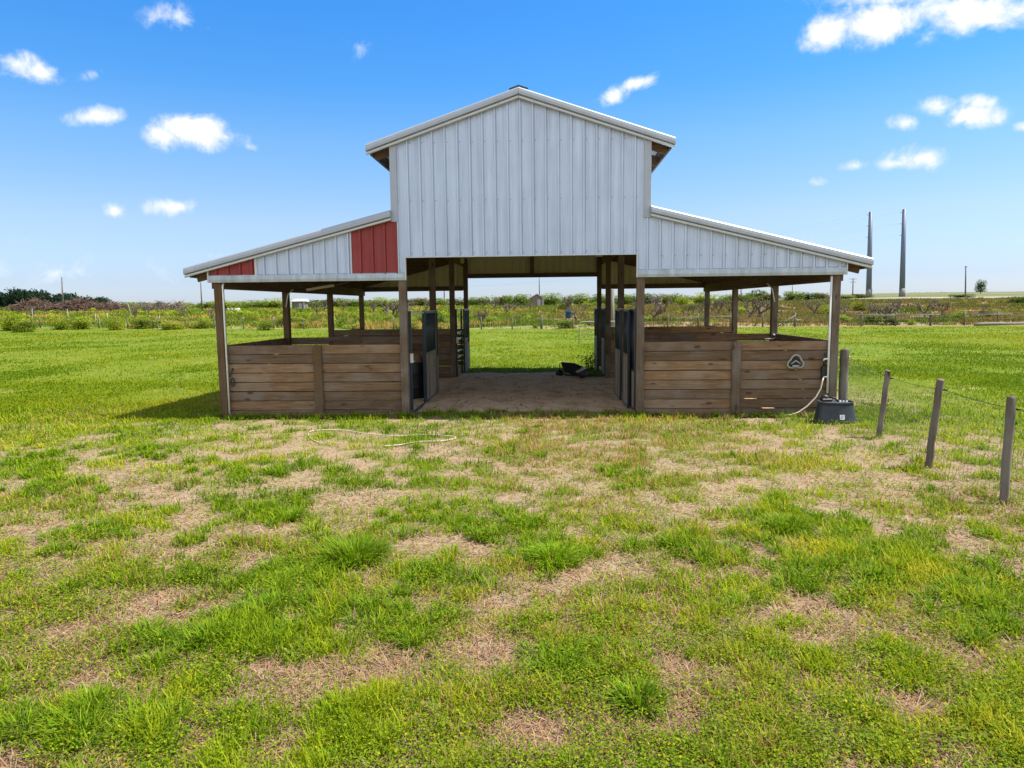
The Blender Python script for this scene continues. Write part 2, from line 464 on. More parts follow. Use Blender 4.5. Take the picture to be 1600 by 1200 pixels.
def leaves(P, size, col, tilt=0.7, asp=0.6, rs=nr):
    """small rhombic leaves"""
    n = len(P)
    az = rs.rand(n) * 2 * math.pi; t = (rs.rand(n) - .3) * 2 * tilt
    d = np.stack([np.cos(az) * np.cos(t), np.sin(az) * np.cos(t), np.sin(t)], 1)
    s = np.stack([-np.sin(az), np.cos(az), (rs.rand(n) - .5) * 2 * tilt], 1)
    s /= np.linalg.norm(s, axis=1)[:, None]
    h = (size / 2)[:, None]
    V = np.stack([P - d * h, P + s * h * asp, P + d * h, P - s * h * asp], 1).reshape(-1, 3)
    b = (np.arange(n) * 4)[:, None]
    T = np.concatenate([b + [0, 1, 2], b + [0, 2, 3]], 1).reshape(-1, 3)
    C = np.repeat(col, 4, 0)
    return V, T, C
def cat(parts):
    V = []; T = []; C = []; o = 0
    for v, t, c in parts:
        V.append(v); T.append(t + o); C.append(c); o += len(v)
    return np.concatenate(V), np.concatenate(T), np.concatenate(C)

# ------------------------------------------------------------------ ground
# patches seen in the yard: pixel centre, pixel half sizes, strength (+ lush, - bare)
PATCH = [(55,730,70,28,.5),(95,768,60,20,.45),(530,858,62,30,.5),(472,905,60,20,.5),(660,815,40,16,.4),(862,868,62,26,.6),(700,905,90,26,.4),
 (640,980,60,40,.5),(455,960,90,30,.45),(1060,855,60,20,.45),(1225,818,60,16,.5),(780,828,60,16,.4),(440,805,50,16,.4),(975,745,30,12,.4),
 (230,708,60,14,.45),(1390,880,90,40,.4),(1000,1095,46,26,.2),(130,838,70,18,.35),(1550,950,60,60,.5),(880,1040,80,30,.3),(110,1140,140,40,.5),
 (330,1000,90,40,.35),(1040,950,120,40,.25),(1300,880,120,50,.3),(1180,960,80,20,.25),(380,735,110,16,.3),(600,730,100,14,.2),
 (530,790,60,16,-.5),(90,918,90,26,-.6),(700,1040,90,50,-.55),(1210,688,70,12,-.5),(640,856,60,20,-.4),(985,1060,90,30,-.35),(290,772,90,14,-.4),
 (1160,925,110,26,-.3),(1090,1150,100,40,-.35),(880,930,90,30,-.35),(1000,800,90,20,-.2),(200,755,70,12,-.35),(470,840,40,12,-.4),(1500,740,80,30,-.35),
 (420,1180,120,30,-.3),(1350,1090,90,30,-.3),(780,770,120,16,-.3),(900,690,140,20,-.15),(60,1000,40,16,-.2),(560,1010,40,20,-.4)]
PATCHW = []
for (px, py, a, b, s_) in PATCH:
    c = at_z(px, py); ex = at_z(px + a, py); ey = at_z(px, py - b)
    PATCHW.append((c[0], c[1], abs(ex[0] - c[0]), abs(ey[1] - c[1]) + .05, s_))
def cover(x, y):
    """how much green stands at a spot, 0..1"""
    c = 0.375 + 0.3 * (fbm(x, y, 0.7, 3) - .5) + 1.0 * (fbm(x + 40, y - 13, 2.6, 2) - .5) + 2.1 * (fbm(x - 9, y + 31, 4.6, 3) - .5)
    c = c + .22 * sstep(x, -1.6, .4) * sstep(x, 4.4, 3.0) * sstep(y, -5.5, -3.0)
    c = c + .12 * np.exp(-((y + 2.4) / 1.6) ** 2) * (x < .5) - .07 * sstep(y, -7.5, -9.5)
    c = c + 0.36 * np.exp(-((y + .8) / 1.5) ** 2) + .1 * np.exp(-((y + 3) / 2) ** 2) * (x > -.5)
    for (cx, cy, a, b, s_) in PATCHW:
        c = c + (.55 if s_ > 0 else .35) * s_ * np.exp(-(((x - cx) / a) ** 2 + ((y - cy) / b) ** 2) * 1.1)
    lawn = np.maximum(sstep(y, 0.3, 7), sstep(np.abs(x), 5.5, 9) * sstep(y, -5, 1))
    return c + 0.42 * lawn - .02
def axis(lo, flo, fhi, hi, fine, g):
    a = list(np.arange(flo, fhi, fine)); s = fine; v = fhi
    while v < hi: a.append(v); s *= g; v += s
    s = fine; v = flo - fine
    while v > lo: a.insert(0, v); s *= g; v -= s
    return np.array(a)
gx = axis(-4500, -9, 9, 4500, 0.1, 1.07); gy = axis(-60, -11.5, 3, 7000, 0.09, 1.05)
GX, GY = np.meshgrid(gx, gy)
GZ = terr(GX, GY)
near = np.exp(-np.maximum(0, GY - 12) / 10) 
GZ = GZ + near * (0.05 * (fbm(GX, GY, 0.9, 3) - .5) + 0.02 * (fbm(GX, GY, 4.0, 2) - .5))
nx, ny = len(gx), len(gy)
ii = (np.arange(ny - 1)[:, None] * nx + np.arange(nx - 1)[None, :]).ravel()
GT = np.concatenate([np.stack([ii, ii + 1, ii + nx + 1], 1), np.stack([ii, ii + nx + 1, ii + nx], 1)])
cv = np.clip(cover(GX, GY), 0, 1).ravel()
fieldm = sstep(GY - fence_line(GX) + 1.5 * (fbm(GX, GY, .35, 2) - .5), -.3, .5).ravel()
GC = np.stack([cv, fieldm, np.zeros_like(cv)], 1)
gm, g, b = new_mat('pasture_ground')
co = g.n('ShaderNodeTexCoord').outputs['Object']
at_ = g.n('ShaderNodeAttribute', attribute_name='tone')
sp = g.n('ShaderNodeSeparateColor'); g.l(at_.outputs['Color'], sp.inputs[0])
xy = g.n('ShaderNodeSeparateXYZ'); g.l(co, xy.inputs[0])
n_f = g.noise(co, 38.0, 5.0, 0.7); n_m = g.noise(co, 3.2, 5.0, 0.6); n_l = g.noise(co, 0.25, 4.0, 0.55); n_x = g.noise(co, 0.9, 5.0, 0.65)
straw = g.ramp(n_f, [(0.25, (0.13, 0.09, 0.05)), (0.5, (0.28, 0.205, 0.125)), (0.75, (0.42, 0.32, 0.2))])
straw = g.mix(g.step(n_m, .5, .7, 0, .55), straw, g.ramp(n_f, [(0.3, (0.15, 0.115, 0.09)), (0.7, (0.34, 0.285, 0.225))]))
green = g.ramp(n_f, [(0.25, (0.045, 0.062, 0.009)), (0.55, (0.12, 0.145, 0.018)), (0.8, (0.21, 0.22, 0.035))])
yard = g.mix(g.step(g.m('MULTIPLY_ADD', n_m, 0.5, g.m('ADD', sp.outputs[0], -0.25)), .34, .95, 0, .8), straw, green)
lawn = g.ramp(g.m('MULTIPLY_ADD', n_f, 0.4, g.m('MULTIPLY', n_m, 0.6)), [(0.3, (0.064, 0.1, 0.004)), (0.5, (0.122, 0.158, 0.006)), (0.7, (0.205, 0.215, 0.016))])
lawn = g.mix(g.step(n_x, .52, .68, 0, .6), lawn, (0.21, 0.195, 0.05))
lawn = g.mix(g.step(g.noise(co, 0.8, 6.0, .7), .58, .7, 0, .7), lawn, (0.34, 0.27, 0.14))
lawn = g.mix(g.step(n_l, .45, .65, 0, .4), lawn, (0.08, 0.155, 0.006))
n_t = g.noise(co, 7.0, 8.0, 0.78)
lawn = g.mix(1.0, lawn, g.ramp(n_t, [(0.34, (0.5, 0.58, 0.6)), (0.5, (0.95, 0.97, 0.9)), (0.66, (1.5, 1.35, 1.5))]), 'MULTIPLY')
far = g.m('MAXIMUM', g.step(xy.outputs[1], 1.0, 8.0), g.m('MULTIPLY', g.step(g.m('ABSOLUTE', xy.outputs[0]), 6.0, 9.0), g.step(xy.outputs[1], -4.0, 1.0)))
c = g.mix(far, yard, lawn)
fgreen = g.ramp(n_x, [(0.35, (0.06, 0.11, 0.016)), (0.5, (0.12, 0.17, 0.03)), (0.62, (0.26, 0.225, 0.10)), (0.72, (0.42, 0.335, 0.23))])
ftan = g.ramp(n_x, [(0.3, (0.12, 0.115, 0.035)), (0.45, (0.21, 0.15, 0.07)), (0.6, (0.28, 0.19, 0.11)), (0.72, (0.42, 0.33, 0.24))])
brt = g.m('DIVIDE', xy.outputs[0], g.m('MAXIMUM', g.m('ADD', xy.outputs[1], 13.0), 20.0))
field_c = g.mix(g.step(g.m('MULTIPLY_ADD', n_l, .3, brt), .05, .3), fgreen, ftan)
sand = g.step(g.m('ABSOLUTE', g.m('SUBTRACT', g.m('ADD', sp.outputs[1], 0.0), 0.98)), .2, .0)
hill = g.ramp(g.noise(g.vmul(co, (0.006, 0.03, 0.0)), 1.0, 5.0, .6), [(0.35, (0.09, 0.105, 0.035)), (0.5, (0.135, 0.145, 0.06)), (0.57, (0.17, 0.165, 0.08)), (0.63, (0.34, 0.31, 0.24))])
field_c = g.mix(g.m('MULTIPLY', g.step(xy.outputs[1], 135, 170), g.step(brt, .18, .32)), field_c, hill)
c = g.mix(sp.outputs[1], c, field_c)
g.l(c, b.inputs['Base Color'])
b.inputs['Roughness'].default_value = 0.95; b.inputs['Specular IOR Level'].default_value = 0.1
bp = g.n('ShaderNodeBump'); bp.inputs['Strength'].default_value = 0.6; bp.inputs['Distance'].default_value = 0.03
g.l(n_f, bp.inputs['Height']); g.l(bp.outputs[0], b.inputs['Normal'])
ground = tri_mesh('ground', np.stack([GX.ravel(), GY.ravel(), GZ.ravel()], 1), GT, GC, gm, 'structure')
ground.data.polygons.foreach_set('use_smooth', [True] * len(ground.data.polygons))

# bare dirt under the barn, slightly mounded in the aisle
dm, g, b = new_mat('aisle_dirt')
co = g.n('ShaderNodeTexCoord').outputs['Object']
c = g.ramp(g.noise(co, 2.4, 6.0, .65), [(0.3, (0.38, 0.245, 0.145)), (0.5, (0.57, 0.4, 0.25)), (0.7, (0.66, 0.49, 0.32))])
c = g.mix(g.step(g.noise(co, 9.0, 5.0, .7), .58, .7, 0, .8), c, (0.07, 0.047, 0.032))
c = g.mix(g.step(g.noise(g.vmul(co, (1.0, 3.0, 1.0)), 1.6, 5.0, .7), .6, .72, 0, .6), c, (0.34, 0.27, 0.2))
g.l(c, b.inputs['Base Color']); b.inputs['Roughness'].default_value = 0.97; b.inputs['Specular IOR Level'].default_value = 0.1
bp = g.n('ShaderNodeBump'); bp.inputs['Strength'].default_value = 1.0; bp.inputs['Distance'].default_value = 0.05
g.l(g.noise(co, 7.0, 6.0, .7), bp.inputs['Height']); g.l(bp.outputs[0], b.inputs['Normal'])
dx = np.linspace(-5.68, 5.68, 96); dy = np.linspace(0.12, 10.3, 84)
DX, DY = np.meshgrid(dx, dy)
back = 8.75 - 1.4 * sstep(DX, .6, 2.0) + .35 * (fbm(DX, DX * 0, 1.4, 3) - .5)
front = 0.55 + 0.5 * (fbm(DX + 9, DX * 0, 1.6, 3) - .5)
ais = np.clip(2.15 - np.abs(DX), -.2, 9)
edge_a = np.minimum(np.minimum(DY - front, back - DY), 3)
inside = np.where(np.abs(DX) < 2.15, edge_a, 1.0)
DZ = terr(DX, DY) + np.exp(-np.maximum(0, DY - 12) / 10) * (0.05 * (fbm(DX, DY, 0.9, 3) - .5) + 0.02 * (fbm(DX, DY, 4.0, 2) - .5))
DZ = DZ + np.where(inside > 0, 0.006 + 0.075 * sstep(inside, 0, 1.6) * (0.5 + .5 * fbm(DX, DY, 1.2, 3)), -0.12 * sstep(-inside, 0, .15) - 0.004)
DZ = DZ + 0.05 * (fbm(DX, DY, 2.6, 4) - .5) * sstep(inside, 0, .4)
nx, ny = len(dx), len(dy)
ii = (np.arange(ny - 1)[:, None] * nx + np.arange(nx - 1)[None, :]).ravel()
DT = np.concatenate([np.stack([ii, ii + 1, ii + nx + 1], 1), np.stack([ii, ii + nx + 1, ii + nx], 1)])
dirt = tri_mesh('dirt_floor', np.stack([DX.ravel(), DY.ravel(), DZ.ravel()], 1), DT, None, dm, 'structure')
dirt.data.polygons.foreach_set('use_smooth', [True] * len(dirt.data.polygons))

# ------------------------------------------------------------------ the barn
barn = thing('barn', 'open grey metal and timber horse barn with raised gable, two lean-to wings and red panels', 'barn', (0, 0, 0))
XO, XI = 5.71, 2.20
ROWS = [0.0, 3.464, 6.928, 10.392]
YB = ROWS[3]
XW = 2.35                                    # half width of the raised centre
LZ = lambda x: 3.685 - (abs(x) - XW) * 0.2515          # lean-to sheet top at the front wall
UZ = lambda x: 5.80 - abs(x) * 0.3345                  # raised gable sheet top
OPEN_Z, FLASH_Z = 3.0, 2.57

def ribbed(mb, x0, x1, zb, zt, y, out=-1, phase=0.0, screws=(), smat=1):
    """ribbed steel sheet standing in an x-z plane, cut to zb(x)..zt(x)"""
    P = 0.2286
    xs = {round(x0, 5): 0, round(x1, 5): 0}
    k0 = math.floor((x0 - phase) / P) - 1; k1 = math.ceil((x1 - phase) / P) + 1
    ctr = []
    for k in range(k0, k1 + 1):
        c = phase + k * P; ctr.append(c)
        for dx_, h in ((-.028, 0), (-.0185, .026), (.0105, .026), (.0165, 0), (.0185, -.010), (.0265, -.010), (.0305, 0), (.066, 0), (.074, .004), (.082, 0), (.148, 0), (.156, .004), (.164, 0)):
            xx = c + dx_
            if x0 < xx < x1: xs[round(xx, 5)] = h
    X = sorted(xs)
    vs = []; fs = []
    for x in X:
        for z in (zb(x), zt(x)): vs.append((x, y + out * xs[x], z))
    for i in range(len(X) - 1):
        q = (2*i, 2*i+2, 2*i+3, 2*i+1)
        fs.append(q if out < 0 else q[::-1])
    mb.add(vs, fs)
    o = mb.cur; mb.cur = smat
    for z in screws:
        for c in ctr:
            x = c + .045
            if x0 + .02 < x < x1 - .02 and zb(x) + .02 < z < zt(x) - .03:
                mb.tube([(x, y, z), (x, y + out * .009, z)], .0085, 6)
    mb.cur = o
const = lambda v: (lambda x: v)

YF = -0.09
m = MB()
ribbed(m, -2.245, XW, const(OPEN_Z), UZ, YF, -1, 0.02, (3.05, 4.0, 5.03))
ribbed(m, -XW, -2.245, const(3.655), UZ, YF, -1, 0.02, (4.0,))
for s in (-1, 1):                          # strips that run down beside the opening
    a, c_ = sorted((s * 2.135, s * (XW if s > 0 else 2.245)))
    ribbed(m, a, c_, const(FLASH_Z + .13), const(OPEN_Z), YF, -1, 0.02, (2.75, 3.05))
gable = m.build('gable_wall', [galv, screw_m], barn)
m = MB()
ribbed(m, XW, 5.84, const(2.69), LZ, YF, -1, 0.02, (2.95,))
m.build('wing_wall', [galv, screw_m], barn)
m = MB()
ribbed(m, -4.94, -3.14, const(2.69), LZ, YF, -1, 0.02, ())
m.build('wing_wall', [galv, screw_m], barn)
m = MB(); ribbed(m, -5.82, -4.955, const(2.69), LZ, YF, -1, 0.02); m.build('red_panel', red_steel, barn, 'small tapering red steel panel at the low end of the wing')
m = MB(); ribbed(m, -3.125, -2.25, const(2.69), LZ, YF, -1, 0.02); m.build('red_panel', red_steel, barn, 'large red steel panel beside the raised gable')
# trims between sheets
for (a, c_, zt_) in ((-4.958, -4.915, LZ(-4.93)), (-3.14, -3.118, LZ(-3.13)), (-2.262, -2.238, 3.66)):
    m = MB(); m.box(a, c_, YF - .026, YF + .01, 2.69, zt_); m.build('panel_seam', white_trim, barn)
# corner trims of the raised centre
for s in (-1, 1):
    m = MB(); x0, x1 = sorted((s * (XW + .012), s * (XW - .115)))
    m.bbox(x0, x1, YF - .034, YF + .02, 3.63, UZ(XW) + .02, .006)
    m.build('corner_trim', galv_trim, barn)
# edge trim of the big opening and of the wing sheets' outer ends
def edge_trim(*b_):
    m = MB(); m.box(*b_); m.build('edge_trim', white_trim, barn)
edge_trim(-2.135, 2.135, YF - .03, YF + .03, OPEN_Z - .022, OPEN_Z - .002)
for s in (-1, 1):
    a, c_ = sorted((s * 2.135, s * 2.113)); edge_trim(a, c_, YF - .032, YF + .03, FLASH_Z, OPEN_Z - .024)
    a, c_ = sorted((s * 5.845, s * 5.868)); edge_trim(a, c_, YF - .032, YF + .03, FLASH_Z, LZ(5.86))
# galvanised flashing at the foot of each wing wall
for s in (-1, 1):
    m = MB(); a, c_ = sorted((s * 2.137, s * 5.842))
    n = 30
    rings = []
    for i in range(n + 1):
        x = a + (c_ - a) * i / n; wv = .004 * math.sin(i * 2.1) + .003 * math.sin(i * 5.3)
        rings.append([(x, YF - .03 + wv, FLASH_Z), (x, YF - .036 + wv, FLASH_Z + .05), (x, YF - .026 - wv, FLASH_Z + .13), (x, YF - .006, FLASH_Z + .142), (x, YF + .02, FLASH_Z + .142), (x, YF + .02, FLASH_Z)])
    m.loft([r_[::-1] for r_ in rings]); m.build('flashing', galv_flash, barn)

def rake(p, q, mbs):
    """rolled rake trim along a roof edge from p (high) to q (low): drip lip below, rolled cap above"""
    p, q = Vector(p), Vector(q); d = (q - p).normalized()
    prof_cap = [(0.03, .0), (.0, .035), (-.035, .048), (-.07, .042), (-.092, .02), (-.098, -.03), (-.098, -.075), (-.06, -.085), (.03, -.085)]
    prof_lip = [(0.0, -.092), (-.052, -.092), (-.06, -.1), (-.06, -.132), (-.05, -.137), (0.0, -.137)]
    up = Vector((0, 0, 1))
    flip = d.x < 0
    for prof, mb, sm in ((prof_cap, mbs[0], False), (prof_lip, mbs[1], False)):
        rs_ = [[c + Vector((0, a, 0)) + up * z for a, z in prof] for c in (p, q)]
        if flip: rs_ = [r_[::-1] for r_ in rs_]
        mb.smooth = sm; mb.loft(rs_)
YR = YF - .05
for s in (-1, 1):
    a, b_ = MB(), MB()
    rake((s * .002, YR, 5.885), (s * 2.765, YR, 5.885 - 2.765 * .3345), (a, b_))
    t = a.build('rake_trim', galv_trim, barn); b_.build('drip_lip', white_trim, t)
    a, b_ = MB(), MB()
    rake((s * (XW + .004), YR, 3.79), (s * 6.262, YR, 3.79 - (6.262 - XW) * .2515), (a, b_))
    t = a.build('rake_trim', galv_trim, barn); b_.build('drip_lip', white_trim, t)

# roof sheets: ribs run down the slope; shown as a thick sheet with ridges
def roof_sheet(x0, z0, x1, z1, y0, y1, name):
    m = MB(); n = int((y1 - y0) / .2286)
    th = .004
    for top in (1, 0):
        m.cur = 0 if top else 1
        ys = []
        for k in range(n + 1):
            c = y0 + .04 + k * .2286
            for d_, h in ((-.026, 0), (-.012, .02), (.012, .02), (.026, 0)): ys.append((c + d_, h))
        ys = [(y0, 0)] + [t for t in ys if y0 < t[0] < y1] + [(y1, 0)]
        vs = []; fs = []
        for (y, h) in ys:
            vs += [(x0, y, z0 + h - (0 if top else th)), (x1, y, z1 + h - (0 if top else th))]
        for i in range(len(ys) - 1):
            q = (2*i, 2*i+1, 2*i+3, 2*i+2)
            if (x1 > x0) != bool(top): q = q[::-1]
            fs.append(q)
        m.add(vs, fs)
    return m.build(name, [galv, roof_under], barn)
Y0R, Y1R = YR + .01, YB + .22
for s in (-1, 1):
    roof_sheet(s * .01, 5.88, s * 2.755, 5.88 - 2.745 * .3345, Y0R, Y1R, 'roof')
    roof_sheet(s * (XW + .02), 3.785, s * 6.25, 3.785 - (6.23 - XW) * .2515, Y0R, Y1R, 'lean_to_roof')
m = MB()
for s in (-1, 1):
    vs = [(0, Y0R - .0, 5.985), (s * .17, Y0R, 5.985 - .17 * .3345 + .0), (s * .17, Y1R, 5.985 - .17 * .3345), (0, Y1R, 5.985),
          (0, Y0R, 5.955), (s * .17, Y0R, 5.895), (s * .17, Y1R, 5.895), (0, Y1R, 5.955)]
    fs = [(0,1,2,3),(7,6,5,4),(4,5,1,0),(5,6,2,1),(6,7,3,2)]
    m.add(vs, fs if s < 0 else [f[::-1] for f in fs])
m.build('ridge_cap', dark_cap, barn)
# clerestory side walls of the raised centre, above the lean-to roofs
for s in (-1, 1):
    m = MB(); n = int((YB + .1) / .2286); vs = []; fs = []; ys = []
    for k in range(n + 2):
        for d_, h in ((-.026, 0), (-.012, .02), (.012, .02), (.026, 0)):
            y = k * .2286 + d_
            if -.09 < y < YB + .09: ys.append((y, h))
    for (y, h) in ys: vs += [(s * (XW + h), y, 3.60), (s * (XW + h), y, UZ(XW) + .0)]
    for i in range(len(ys) - 1):
        q = (2*i, 2*i+2, 2*i+3, 2*i+1); fs.append(q if s > 0 else q[::-1])
    m.add(vs, fs); m.build('clerestory_wall', galv, barn)
# rear gable and rear wing walls: galvalume outside, tan primer inside
YRr = YB + .09
m = MB()
for y, out, slot in ((YRr, 1, 0), (YRr - .006, -1, 1)):
    m.cur = slot
    ribbed(m, -XW, XW, const(3.03), UZ, y, out, 0.02)
    for s in (-1, 1):
        a, c_ = sorted((s * XW, s * 5.84)); ribbed(m, a, c_, const(2.60), LZ, y, out, 0.02)
        a, c_ = sorted((s * 2.13, s * XW)); ribbed(m, a, c_, const(2.60), const(3.03), y, out, 0.02)
m.build('rear_wall', [galv, tan_back], barn)

# posts
def post(x, y, z1, m_, name='post', w2=.07):
    mb = MB(); mb.bbox(x - w2, x + w2, y - w2, y + w2, -.25, z1, .006)
    return mb.build(name, m_, barn)
for iy, y in enumerate(ROWS):
    for x in (-XO, XO):
        post(x, y, 2.68, wood_brown if x < 0 else wood_z)
    for x in (-XI, XI):
        post(x, y, 3.64 if 0 < iy < 3 else 3.64, wood_z)
mb = MB(); mb.bbox(-.065, .065, YB - .07, YB + .07, 3.06, 5.5, .006); mb.build('king_post', wood_z, barn)

# beams, rafters and purlins
def beam(p, q, wd, ht, m_, name='beam'):
    mb = MB(); mb.bar(p, q, wd, ht); return mb.build(name, m_, barn)
for s in (-1, 1):
    for dx_ in (-.092, .092):
        beam((s * XO + dx_, -.05, 2.575), (s * XO + dx_, YB + .07, 2.575), .04, .235, wood_frame_y)
    beam((s * (XI + .092), -.04, 3.50), (s * (XI + .092), YB + .04, 3.50), .04, .235, wood_frame_y)
    beam((s * (XI + .05), -.04, 4.88), (s * (XI + .05), YB + .04, 4.88), .04, .2, wood_frame_y)
for s in (-1, 1):
    a = 2.29; c_ = 5.6
    beam((s * a, YB - .03, 2.66), (s * 5.80, YB - .03, 2.66), .04, .15, wood_frame_x)       # rear wing girts
    beam((s * 2.29, .02, 2.66), (s * 5.60, .02, 2.66), .04, .14, wood_frame_x)              # behind the front flashing
beam((-2.13, YB - .045, 3.06), (2.13, YB - .045, 3.06), .045, .14, wood_frame_x)
beam((-2.13, -.01, 3.10), (2.13, -.01, 3.10), .04, .14, wood_frame_x)
for s in (-1, 1):
    for y in [0.06, 1.18, 2.33, 3.55, 4.7, 5.85, 7.0, 8.1, 9.25, YB - .12]:
        z = lambda x: 3.785 - (abs(x) - XW) * .2515
        beam((s * (XW + .0), y, z(XW) - .15), (s * 6.15, y, z(6.15) - .15), .04, .185, wood_frame_x, 'rafter')
        beam((s * .03, y, 5.88 - .15), (s * 2.67, y, 5.88 - 2.64 * .3345 - .15), .04, .185, wood_frame_x, 'rafter')
    for k in range(7):
        x = XW + .12 + k * .63
        z = 3.785 - (x - XW) * .2515 - .03
        beam((s * x, Y0R + .03, z), (s * x, Y1R - .03, z), .088, .036, wood_frame_y, 'purlin')
    for k in range(5):
        x = .2 + k * .62
        beam((s * x, Y0R + .03, 5.88 - x * .3345 - .03), (s * x, Y1R - .03, 5.88 - x * .3345 - .03), .088, .036, wood_frame_y, 'purlin')
    # eave boards along the low edges
    beam((s * 6.195, Y0R + .03, 3.785 - (6.195 - XW) * .2515 - .085), (s * 6.195, Y1R - .03, 3.785 - (6.195 - XW) * .2515 - .085), .036, .13, wood_frame_y, 'fascia')
    beam((s * 2.70, Y0R + .03, 5.88 - 2.70 * .3345 - .085), (s * 2.70, Y1R - .03, 5.88 - 2.70 * .3345 - .085), .036, .13, wood_frame_y, 'fascia')

# stall walls of horizontal boards
def boards_x(x0, x1, y, z1, joint=None, n=8, sag=.003):
    mb = MB(); pitch = .1785
    for k in range(n):
        zt = z1 - k * pitch; zb = zt - pitch + .015
        segs = [(x0, x1)] if joint is None else [(x0, joint - .002), (joint + .002, x1)]
        for (a, c_) in segs:
            j = rng.uniform(-.004, .004); t = rng.uniform(-sag, sag)
            mb.bbox(a, c_, y - .019 + j * .6, y + .019 + j * .6, zb + t, zt + t, .004)
    return mb
def boards_y(x, y0, y1, z1, n=8):
    mb = MB(); pitch = .1785
    for k in range(n):
        zt = z1 - k * pitch; zb = zt - pitch + .015; t = rng.uniform(-.003, .003)
        mb.bbox(x - .019, x + .019, y0, y1, zb + t, zt + t, .004)
    return mb
HW = 1.378
for s, mid in ((-1, -3.865), (1, 3.965)):
    a, c_ = sorted((s * (XI + .075), s * (XO - .075)))
    wl = boards_x(a, c_, .03, HW, mid).build('stall_wall', wood_x, barn)
    mb = MB(); mb.bbox(mid - .08, mid + .08, -.04, .008, -.05, HW - .012, .006); mb.cur = 1
    for k in range(8):
        for xx in (mid - .04, mid + .05):
            mb.tube([(xx, -.0405, HW - .07 - k * .1785), (xx, -.044, HW - .07 - k * .1785)], .006, 6)
    mb.build('batten', [wood_z if s > 0 else wood_brown, screw_m], wl)
    for r_ in (1, 2, 3):
        boards_x(a, c_, ROWS[r_] + (.03 if r_ == 1 else -.03), HW + (0, 0, .062, -.04)[r_], s * 3.95).build('stall_wall', wood_x, barn)
    for r_ in (0, 2):
        boards_y(s * (XO - .05) + s * .075, ROWS[r_] + .075, ROWS[r_ + 1] - .075, HW).build('stall_wall', wood_y, barn)

# stall fronts along the aisle: welded steel with a barred grille over pale planks
def stall_door(s, y0, y1, wood_h, off, top=1.98, name='stall_door'):
    x = s * (2.2 - off)
    D = bpy.data.objects.new(name, None); COL.objects.link(D); D.parent = barn
    f = MB()
    for yy in (y0 + .022, y1 - .022): f.bbox(x - .022, x + .022, yy - .022, yy + .022, .06, top, .004)
    for zz in (.085, wood_h + .02, top - .022): f.bbox(x - .02, x + .02, y0 + .044, y1 - .044, zz - .02, zz + .02, .004)
    f.build('frame', black_steel, D)
    gr = MB()
    n = max(3, int((y1 - y0 - .1) / .05))
    for k in range(n):
        yy = y0 + .07 + (y1 - y0 - .14) * k / (n - 1)
        gr.tube([(x, yy, wood_h + .04), (x, yy, top - .042)], .008, 6)
    nz = int((top - wood_h) / .05)
    for k in range(nz):
        zz = wood_h + .06 + (top - wood_h - .12) * k / max(1, nz - 1)
        gr.box(x - .004, x + .004, y0 + .045, y1 - .045, zz - .003, zz + .003)
    gr.build('grille', navy_steel, D)
    pl = MB(); n = max(2, round((y1 - y0) / .14)); wd = (y1 - y0 - .09) / n
    for k in range(n):
        a = y0 + .045 + k * wd
        pl.bbox(x - .018, x + .018, a + .001, a + wd - .001, .107, wood_h - .002, .003)
    pl.build('plank_panel', wood_door, D)
    cp = MB(); cp.bbox(x - .024, x + .024, y0 + .01, y1 - .01, top + .001, top + .014, .003)
    cp.build('top_edge', bare_steel, D)
    return D
def open_frame(s, y0, y1, off, top=1.97, rungs=()):
    x = s * (2.2 - off)
    D = bpy.data.objects.new('door_frame', None); COL.objects.link(D); D.parent = barn
    f = MB()
    for yy in (y0, y1): f.bbox(x - .026, x + .026, yy - .026, yy + .026, .0, top + .03, .004)
    f.bbox(x - .022, x + .022, y0 + .027, y1 - .027, .02, .06, .004)
    f.build('frame', navy_steel, D)
    t = MB(); t.bbox(x - .02, x + .02, y0 + .027, y1 - .027, top - .03, top + .01, .004)
    for z in rungs: t.bbox(x - .014, x + .014, y0 + .027, y1 - .027, z - .014, z + .014, .003)
    t.build('rail', bare_steel, D)
    if y1 - y0 < .5: return D
    lt = MB(); lt.bbox(x - s * .02 - .03, x - s * .02 + .03, y0 - .03, y0 + .03, 1.02, 1.2, .005); lt.tube([(x - s * .05, y0 + .02, 1.04), (x - s * .05, y0 + .12, 1.04)], .012, 8)
    lt.build('latch', bare_steel, D)
    return D
open_frame(-1, .10, 1.60, .09)
stall_door(-1, 1.64, 3.02, 1.06, .10)
stall_door(-1, 2.98, 3.74, .86, .045, 1.97)
open_frame(-1, 7.02, 8.26, .09, 1.97, (1.5, 1.32, 1.14, .78, .6))
stall_door(-1, 8.30, 9.20, 1.06, .16)
stall_door(-1, 9.22, 10.2, .86, .10)
open_frame(1, .085, .14, .06)
stall_door(1, .17, 1.02, .80, .06)
stall_door(1, .60, 1.46, 1.07, .135)
stall_door(1, 1.74, 2.86, 1.07, .17)
stall_door(1, 7.06, 8.22, 1.06, .07)
stall_door(1, 8.60, 9.85, 1.06, .17)

